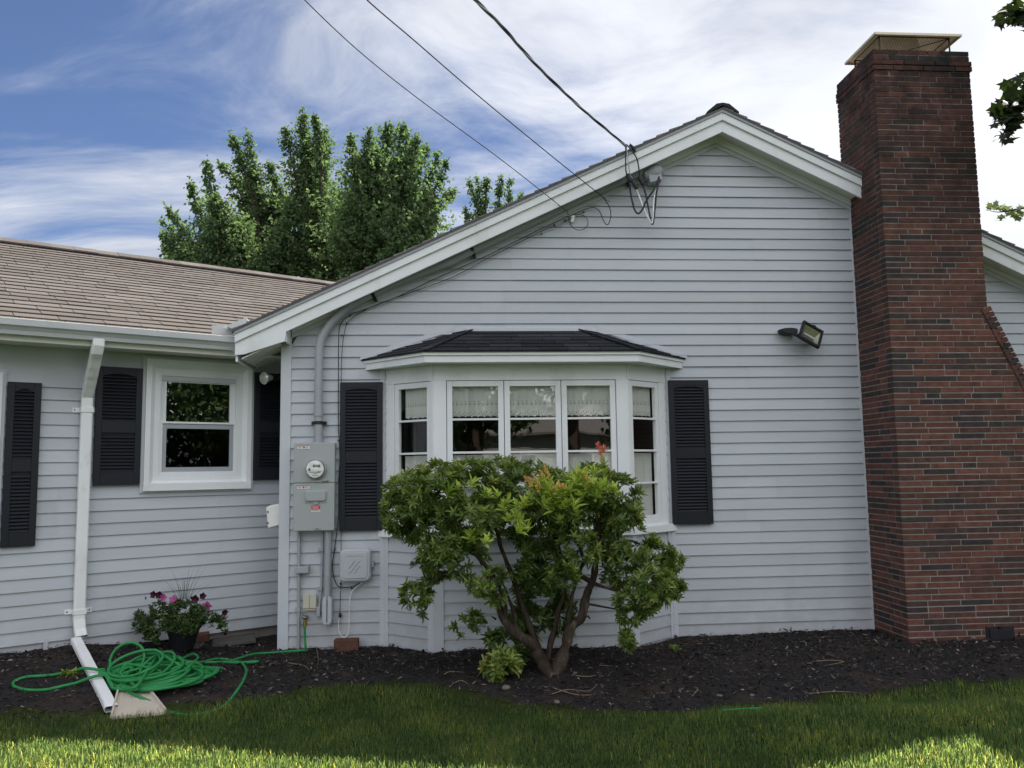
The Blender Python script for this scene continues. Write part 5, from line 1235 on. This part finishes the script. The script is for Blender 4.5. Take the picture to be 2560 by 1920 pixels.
P=spline(hp,7)
# keep it from lying inside the dented drain pipe
for p in P:
    t=(p-tp).dot(dv); s_=(p-tp).dot(sdv)
    if 0<t<(bt-tp).length and abs(s_)<hwt+.02: p.z=max(p.z,(tp+dv*t).z+.045)
m=MB(); m.tube(P,.0105,8); o=m.build('garden_hose',MT['hose'],None,(pc_.x,pc_.y,pc_.z),smooth=True); tag(o,'long green garden hose heaped in tangled coils on the mulch','garden hose')

# ---------------------------------------------------------------- twigs, pebbles and a stake
def twig(pts,label,r=.004):
    P=[G(x,y,.014) for x,y in pts]; P=[Vector((p.x,p.y,bed_z(p.x,p.y)+.008+.012*(i%2))) for i,p in enumerate(P)]; c=P[0]; m=MB(); m.tube(spline(P,4),[r*(1-.5*i/(4*(len(P)-1))) for i in range(4*(len(P)-1)+1)],5); o=m.build('twig',MT['twig'],None,c); tag(o,label,'twig','twigs on the mulch')
tw=[([(790,1612),(793,1640),(796,1655),(793,1668)],'pale upright root standing in the soil below the loose brick'),([(1380,1740),(1420,1732),(1470,1730),(1490,1722)],'long pale twig at the front of the bed below the bush'),([(1430,1690),(1470,1700),(1490,1690)],'curved twig right of the bush trunk'),([(1385,1725),(1440,1742),(1480,1738)],'twig crossing under the longest pale twig'),([(2030,1655),(2075,1657),(2110,1655),(2060,1672)],'forked twig in front of the gable wall near the chimney'),([(1110,1690),(1125,1688),(1160,1684)],'thin twig left of the low shrub'),([(1120,1712),(1150,1708),(1170,1710)],'thin twig in the open mulch left of the low shrub'),([(2010,1735),(2100,1728),(2220,1730)],'long straight pale twig at the bed edge near the chimney'),([(1730,1745),(1745,1728),(1735,1715),(1755,1735)],'small curled root at the bed edge right of centre'),([(1500,1665),(1530,1672)],'short twig between bush trunk and bay corner'),([(720,1660),(760,1672),(775,1680)],'brown twig on bare soil below the hose spigot')]
for p_,l_ in tw: twig(p_,l_,.0035 if l_.startswith('pale') else .0042)
def pebble(px,py,r,label):
    g=G(px,py); g.z=bed_z(g.x,g.y); bm=bmesh.new(); bmesh.ops.create_icosphere(bm,subdivisions=2,radius=r)
    for v in bm.verts: v.co*=1+.25*mnoise.noise(v.co/r*1.1+Vector((px,0,0))); v.co.z*=.65
    bm.transform(Matrix.Translation(g+Vector((0,0,r*.25)))); me=bpy.data.meshes.new('stone'); bm.to_mesh(me); bm.free(); me.polygons.foreach_set('use_smooth',[True]*len(me.polygons)); tag(link('stone',me,MT['stone'],None,g),label,'stone')
pebble(1265,1728,.032,'rounded grey stone on the mulch below the low shrub'); pebble(1880,1742,.018,'small stone at the bed edge under the floodlight'); pebble(1392,1760,.022,'flat stone half buried at the grass edge below the bush')
a,b=G(1806,1776,.05),G(1908,1770,.055); m=MB(); m.tube([a,(a+b)/2+Vector((0,0,.004)),b],.004,6); o=m.build('garden_stake',MT['hose'],None,a); tag(o,'thin green plastic stake lying on the grass edge','stake')

# ---------------------------------------------------------------- mulch chips and grass (uncountable)
n=42000; x=NR.uniform(-4.2,6,n); y=NR.uniform(-2.4,.3,n)
ok=np.array([(yy>edge_y(xx)-.02) and bed_keep(xx,yy) and ((xx<-1.45) or yy<-.02) for xx,yy in zip(x,y)]); x,y=x[ok],y[ok]; n=len(x)
z=np.array([bed_z(a,b) for a,b in zip(x,y)]); Pn=np.stack([x,y,z+.003+NR.random(n)*.010],1)
A=rand_unit(n); A[:,2]*=.35; Nn=np.tile(np.array([0,0,1.]),(n,1))+NR.normal(size=(n,3))*.45
ln=NR.uniform(.012,.05,n)*(.6+NR.random(n)*.7); wd=ln*NR.uniform(.15,.4,n)
ln[:140]*=1.7; wd[:140]*=1.8
o=leaf_mesh('mulch_chips',Pn,A,Nn,ln,wd,MT['chip'],None,None,NR.random(n)**.8,fold=.1,curl=.05); tag(o,'dark shredded bark chips scattered over the planting bed','mulch',kind='stuff')
def grass(n,x0,x1,y0,y1,hs,wmul=1.0):
    x=NR.uniform(x0,x1,n); y=NR.uniform(y0,y1,n); ed=np.interp(x,[p[0] for p in EDGE],[p[1] for p in EDGE])
    wob=np.array([.10*nn(a,0,3.2,2)+.05*nn(a,0,11,4) for a in x]); dd=ed+wob-y; keep=(dd>0)&((dd>.22)|(NR.random(n)<.25+dd*3.4)); x,y,dd=x[keep],y[keep],dd[keep]; n=len(x)
    cl=np.array([nn(a,b,2.2,8)+.6*nn(a,b,6,9) for a,b in zip(x,y)])
    z=np.array([ground_z(a,b)+.012*nn(a,b,1.6) for a,b in zip(x,y)])
    h=hs*(.55+.6*NR.random(n))*(1+.45*np.clip(cl,-.8,1)); az=NR.uniform(0,6.283,n); lean=np.clip(NR.normal(.55,.32,n)+.25*cl,.05,1.25)
    dx,dy=np.cos(az),np.sin(az); wx,wy=-dy,dx; w0=NR.uniform(.0016,.0032,n)*wmul
    V=np.empty((n,5,3)); tip=np.stack([x+dx*h*lean,y+dy*h*lean,z+h*np.sqrt(np.maximum(.08,1-.55*lean**2))],1); mid=np.stack([x+dx*h*lean*.35,y+dy*h*lean*.35,z+h*.58],1); b0=np.stack([x,y,z-.01],1); wv=np.stack([wx,wy,np.zeros(n)],1)
    V[:,0]=b0-wv*w0[:,None]; V[:,1]=b0+wv*w0[:,None]; V[:,2]=mid+wv*w0[:,None]*.85; V[:,3]=mid-wv*w0[:,None]*.85; V[:,4]=tip
    b=(np.arange(n)*5)[:,None]; F=np.concatenate([b+np.array([[0,1,2,3]]),b+np.array([[3,2,4,4]])],1).reshape(-1,4)
    Fq=F.reshape(n,2,4)
    me=bpy.data.meshes.new('grass'); me.vertices.add(n*5); me.vertices.foreach_set('co',V.astype(np.float32).ravel())
    lv=np.concatenate([Fq[:,0,:],Fq[:,1,:3]],1).astype(np.int32).ravel(); me.loops.add(len(lv)); me.loops.foreach_set('vertex_index',lv)
    me.polygons.add(2*n); ls_=np.stack([np.arange(n)*7,np.arange(n)*7+4],1).astype(np.int32).ravel(); me.polygons.foreach_set('loop_start',ls_); me.update(calc_edges=True)
    tone=np.clip(.42+.3*cl+NR.normal(size=n)*.2+(NR.random(n)<.03)*.5,0,1); at=me.attributes.new('rnd','FLOAT','FACE'); at.data.foreach_set('value',np.repeat(tone,2).astype(np.float32))
    o=link('grass',me,MT['grass']); return tag(o,'green lawn grass in front of the planting bed','grass',kind='stuff')
grass(260000,-4.6,5.2,-4.6,-1.1,.052,.85)

# ---------------------------------------------------------------- trees behind the house
def rad0(g): return Vector(g.normal(size=3))*.5
def plume_tree(name,trunk_px,Yt,plumes,label,seed,dens=1.0,leaf=.125):
    g=np.random.default_rng(seed); b=M(*trunk_px,Yt); o=empty(name,(b.x,b.y,-.15),label,'tree','tall trees behind the house')
    s=(Yt-CAM.y)/FPX; P=[];A=[];N_=[];T=[]; m=MB()
    base=Vector((b.x,b.y,-.2)); fork=Vector((b.x,b.y,b.z-.6)); m.tube([base,base.lerp(fork,.5)+Vector((.08,0,0)),fork],[.28,.22,.19],9); m.build('trunk',MT['bark'],o,smooth=True)
    lm=MB()
    for tx,ty,bx_,by_,Rp in plumes:
        off=g.uniform(-1.1,1.1); tip=M(tx,ty,Yt+off); bs=M(bx_,by_,Yt+off*.35); ax=tip-bs; Ln=ax.length; a=ax.normalized(); Rm=Rp*s
        u=Vector(np.cross(a,[0,1,0])).normalized(); v=a.cross(u)
        bend=Vector(g.normal(size=3))*.12
        axis=lambda t: bs.lerp(tip,t)+bend*math.sin(t*math.pi)
        lm.tube([fork,fork.lerp(bs,.6)+Vector((0,0,.1)),bs]+[axis(t) for t in (.2,.4,.6,.8,.97)],[.12,.10,.085,.07,.055,.04,.025,.008],6)
        ntw=int(dens*Ln*Rm*60)+10
        for i in range(ntw):
            t=g.random()**.8; r=Rm*(.16+.95*math.sin(math.pi*min(1,(t*.86+.14)))**.8*(1-t*.55))
            if t>.93: r*=.6
            if mnoise.noise(axis(t)*.75+rad0(g)*.9)<-.27: continue
            an=g.uniform(0,6.283); rad=u*math.cos(an)+v*math.sin(an); st=axis(t*.96)
            L_=r*min(1.75,.5+g.exponential(.42)); d=(rad*.85+a*.3+Vector((0,0,.25))).normalized(); nl=int(6+L_*12)
            if L_>.35 and g.random()<.3: lm.tube([st,st+d*L_*.55,st+d*L_*.9+Vector((0,0,.03))],[.016,.010,.004],4)
            for k in range(nl):
                q=st+d*L_*(.2+.85*k/nl)+Vector(g.normal(size=3))*.055; P.append(q); dd=d*.5+Vector(g.normal(size=3))*.65+Vector((0,0,-.55)); A.append(dd); T.append(min(1,max(0,.45+.35*(k/nl-.5)+g.normal()*.22)))
        for k in range(14):
            q=axis(.9+.1*k/13)+Vector(g.normal(size=3))*.04; P.append(q); A.append(a*.4+Vector(g.normal(size=3))*.6+Vector((0,0,-.3))); T.append(.7)
    lm.build('branch',MT['bark'],o,smooth=True)
    n=len(P); P=np.array([tuple(p) for p in P]); A=np.array([tuple(p) for p in A]); Nn=g.normal(size=(n,3))+np.array([0,0,.8]); l=leaf*g.uniform(.7,1.25,n)
    leaf_mesh('crown',P,A,Nn,l,l*.62,MT['tleaf'],o,None,np.array(T),fold=.12,curl=.2)
    return n
TB=(560,700)
plume_tree('tall_tree',(560,760),20,[(413,511,545,690,36),(402,577,540,700,36),(417,640,545,730,36),(470,445,555,690,40),(516,395,575,660,44),(455,690,560,760,44),(520,560,565,740,60),(500,640,560,770,60),(600,600,580,760,60),(540,480,570,760,80),(590,540,600,780,90),(450,600,560,780,70),(405,610,520,740,34),(430,690,540,760,40),(400,545,520,700,30)],'leftmost leafy tree behind the low roof, its branches fanning out to the left',31)
plume_tree('tall_tree',(690,770),22,[(577,329,655,610,36),(617,320,665,620,40),(545,405,640,600,38),(669,397,685,640,48),(640,480,680,720,75),(600,560,670,740,70),(700,560,690,740,70),(660,640,680,790,70),(620,440,680,760,95),(690,500,690,780,95),(560,640,670,790,90)],'twin-topped leafy tree, second from the left behind the low roof',32)
plume_tree('tall_tree',(805,770),21,[(757,265,795,560,44),(786,281,800,570,38),(812,318,808,570,44),(713,314,775,540,42),(765,400,800,660,80),(720,500,790,700,70),(850,470,815,700,70),(800,560,810,790,80),(740,620,790,800,70),(770,340,805,760,95),(840,540,810,790,90),(720,600,800,800,90)],'tallest slender leafy tree with a pointed top behind the low roof',33)
plume_tree('tall_tree',(935,760),19,[(876,327,925,600,52),(924,316,935,600,56),(974,300,950,600,62),(1007,303,960,600,58),(1047,331,975,600,58),(1070,360,985,610,54),(1099,375,1000,600,36),(1121,395,1010,620,34),(1141,469,1020,640,36),(960,400,940,690,105),(1040,450,970,690,95),(895,450,925,690,80),(1000,540,950,780,100),(1080,560,985,740,60),(900,600,925,800,80),(930,360,940,760,120),(1000,380,950,760,120),(860,520,930,790,110),(1090,500,980,780,80)],'broad round-topped leafy tree right behind the roof slope',34)
plume_tree('tall_tree',(1235,760),27,[(1171,447,1215,640,24),(1191,436,1220,640,24),(1217,441,1228,640,24),(1255,434,1240,640,26),(1275,441,1245,640,26),(1303,480,1255,640,26),(1160,520,1215,690,40),(1200,540,1225,720,60),(1260,540,1240,720,50),(1125,570,1205,720,40),(1130,640,1200,760,40)],'smaller leafy tree peeping over the gable roof slope, rightmost of the group',35)

# ---------------------------------------------------------------- maple whose branch tips hang in from the right
def maple_leaves(name,P,size,parent,mt,flat=.6):
    pts=[(0,-.5),(.16,-.30),(.5,-.28),(.36,-.10),(.52,.16),(.26,.14),(.15,.26),(0,.55),(-.15,.26),(-.26,.14),(-.52,.16),(-.36,-.10),(-.5,-.28),(-.16,-.30)]
    V=[];F=[];k=len(pts)
    for i,p in enumerate(P):
        n=Vector(NR.normal(size=3)*(1-flat))+Vector((0,-.35,1))*flat; n.normalize(); d=Vector((rng.gauss(-.2,.6),rng.gauss(0,.5),-.9)); d=(d-n*d.dot(n)).normalized(); s_=n.cross(d); z=size*rng.uniform(.7,1.2); b=len(V)
        for x,y in pts: V.append(tuple(Vector(p)+s_*x*z+d*y*z-n*(abs(x)*.18+.12*y*y)*z))
        F+= [tuple(b+j for j in range(k))]
    me=bpy.data.meshes.new(name); me.from_pydata(V,[],F); at=me.attributes.new('rnd','FLOAT','FACE'); at.data.foreach_set('value',[min(1,max(0,rng.gauss(.45,.25))) for _ in F]); return link(name,me,mt,parent)
mp=empty('maple_tree',(7.6,-.6,-.1),'maple tree mostly out of view, its dark branch tips reaching in beside the chimney','tree')
m=MB(); m.tube(spline([(7.6,-.6,-.2),(7.55,-.6,1.8),(7.4,-.7,3.6),(7.2,-.8,5.4),(7.1,-.9,7.4)],5),[.24-.18*i/20 for i in range(21)],10); m.build('trunk',MT['bark'],mp,smooth=True)
Yb=-1.1; E8=lambda x,y,dy=0:M(1900+x/2.37,y/2.37,Yb+dy)
m=MB(); lp=[]
for src,pts in (((7.3,-.8,4.6),[(1720,640),(1560,560),(1470,640),(1410,690)]),((7.3,-.8,4.6),[(1720,700),(1560,700),(1470,760),(1420,820)]),((7.2,-.9,5.2),[(1720,150),(1570,90),(1470,90),(1410,140)]),((7.2,-.9,5.2),[(1700,20),(1560,40),(1500,20)])):
    P=[Vector(src)]+[E8(*q) for q in pts]; P.insert(1,(P[0]+P[1])/2+Vector((0,0,.25))); q=spline(P,6); m.tube(q,[max(.003,.03*(1-i/len(q))) for i in range(len(q))],6)
for cx_,cy_,r,n in ((1500,520,45,10),(1455,620,60,16),(1410,650,40,8),(1440,700,45,10),(1520,690,60,18),(1455,790,40,10),(1560,600,60,16),(1540,480,40,8),(1500,90,50,12),(1440,120,40,7),(1550,60,55,14),(1560,120,40,8),(1470,50,35,6),(1640,600,80,20),(1640,100,80,20),(1760,600,110,60),(1760,700,90,50),(1900,640,140,70),(1780,120,110,60),(1920,120,140,70)):
    for _ in range(n): p=E8(cx_+rng.gauss(0,r*.5),cy_+rng.gauss(0,r*.5),rng.uniform(-.25,.25)); lp.append(p)
m.build('branch',MT['bark'],mp,smooth=True)
Pc=rand_unit(1500)*(NR.random((1500,1))**.4)*np.array([1.7,1.7,2.3])+np.array([7.6,-1.0,6.9])
maple_leaves('crown',[Vector(p) for p in Pc]+lp,.15,mp,mat('shade_maple_leaf',(.03,.05,.02),.55,.3,ramp=[(0,(.012,.022,.009)),(.6,(.022,.038,.014)),(1,(.05,.075,.022))],trans=.22,tcol=(1.2,1.2,.5)))  # shade of the backlit crown put into a darker leaf colour
# spray of another branch lower down, sunlight painted into its leaf colour
m=MB(); lq=[]
P=[Vector((7.5,.6,3.9)),M(2700,500,.9),M(2560,520,.9),M(2500,530,.9),M(2465,525,.9)]; q=spline(P,6); m.tube(q,[max(.003,.022*(1-i/len(q))) for i in range(len(q))],6); m.tube([Vector((7.45,-.6,3.2)),Vector((7.5,.6,3.9))],[.05,.022],6); m.build('branch',MT['bark'],mp,smooth=True)
for cx_,cy_,r,n in ((1360,1225,22,6),(1420,1225,30,9),(1470,1250,26,7),(1420,1290,16,3),(1530,1240,30,9),(1520,1290,20,4),(1600,1250,40,10),(1700,1240,50,12)):
    for _ in range(n): lq.append(M(1900+(cx_+rng.gauss(0,r*.5))/2.37,(cy_+rng.gauss(0,r*.45))/2.37,.9+rng.uniform(-.15,.15)))
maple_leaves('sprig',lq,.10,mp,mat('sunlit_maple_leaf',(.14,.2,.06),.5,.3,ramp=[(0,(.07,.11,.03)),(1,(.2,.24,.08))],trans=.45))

# ---------------------------------------------------------------- across the street: what the windows reflect
def round_tree(name,x,y,h,r,z0,label,n,seed,leaf=.3):
    g=np.random.default_rng(seed); o=empty(name,(x,y,-.1),label,'tree','trees across the street')
    m=MB(); m.tube([(x,y,-.3),(x+.1,y,h*.3),(x,y+.1,h*.75)],[.42,.33,.1],9)
    for k in range(7): a=k*.9; m.tube([(x,y,h*.3+.3*k),(x+math.cos(a)*r*.5,y+math.sin(a)*r*.5,h*.45+.4*k)],[.12,.04],6)
    m.build('trunk',MT['bark'],o,smooth=True)
    P=[];T=[]
    for _ in range(26):
        c=np.array([x,y,(z0+h)/2])+rand_unit(1)[0]*np.array([r,r,(h-z0)/2])*.72*g.random()**.3; rr=r*g.uniform(.25,.45); k=n//26; P.append(c+rand_unit(k)*rr*(.6+.4*g.random((k,1)))); 
    P=np.concatenate(P); k=len(P); l=leaf*g.uniform(.7,1.3,k)
    leaf_mesh('crown',P,rand_unit(k)+np.array([0,0,-.5]),g.normal(size=(k,3))+np.array([0,0.4,.6]),l,l*.6,MT['tleaf'],o)
round_tree('street_tree',11.5,-10.5,7.5,4.2,.4,'bushy green tree mirrored in the small wing window',14000,51,.2)
round_tree('street_tree',1.0,-27,9,3.4,1.6,'broad leafy tree mirrored in the left of the bay window',4500,52)
round_tree('street_tree',8.4,-25,9.5,3.6,.6,'dark bushy tree mirrored in the right of the bay window',4500,53)
round_tree('street_tree',3.7,-19,10,3.2,3.4,'thick-trunked tree mirrored in the middle of the bay window',5000,56)
round_tree('street_tree',-9,-30,11,4.5,2,'large leafy tree across the street to the left',4500,54,.35)
round_tree('street_tree',16,-34,12,5,2,'large leafy tree far across the street to the right',4500,55,.35)
nh=empty('neighbour_house',(4.6,-40,-.1),'grey clapboard house across the street mirrored in the bay window','house')
m=MB(Matrix(((-1,0,0,8.5),(0,-1,0,-36),(0,0,1,0),(0,0,0,1)))); 
for k in range(22): m.quad((0,-.02,k*.15),(9,-.02,k*.15),(9,0,k*.15+.15),(0,0,k*.15+.15))
m.build('wall',mat('neighbour_siding',(.45,.44,.42),.6,.2,var=.08),nh)
m=MB(); m.prism([(-1,-35.6,3.2),(9,-35.6,3.2),(9,-39.5,5.2),(-1,-39.5,5.2)],(0,0,.12)); m.build('roof',MT['shingle_g'],nh)
for x in (1,4.2,7): m=MB(); m.box((x-.5,-36.0,.9),(x+.5,-35.95,2.3)); f=m.build('window',MT['trim'],nh); m=MB(); m.quad((x-.42,-35.94,.98),(x+.42,-35.94,.98),(x+.42,-35.94,2.22),(x-.42,-35.94,2.22)); m.build('pane',MT['ink'],f)
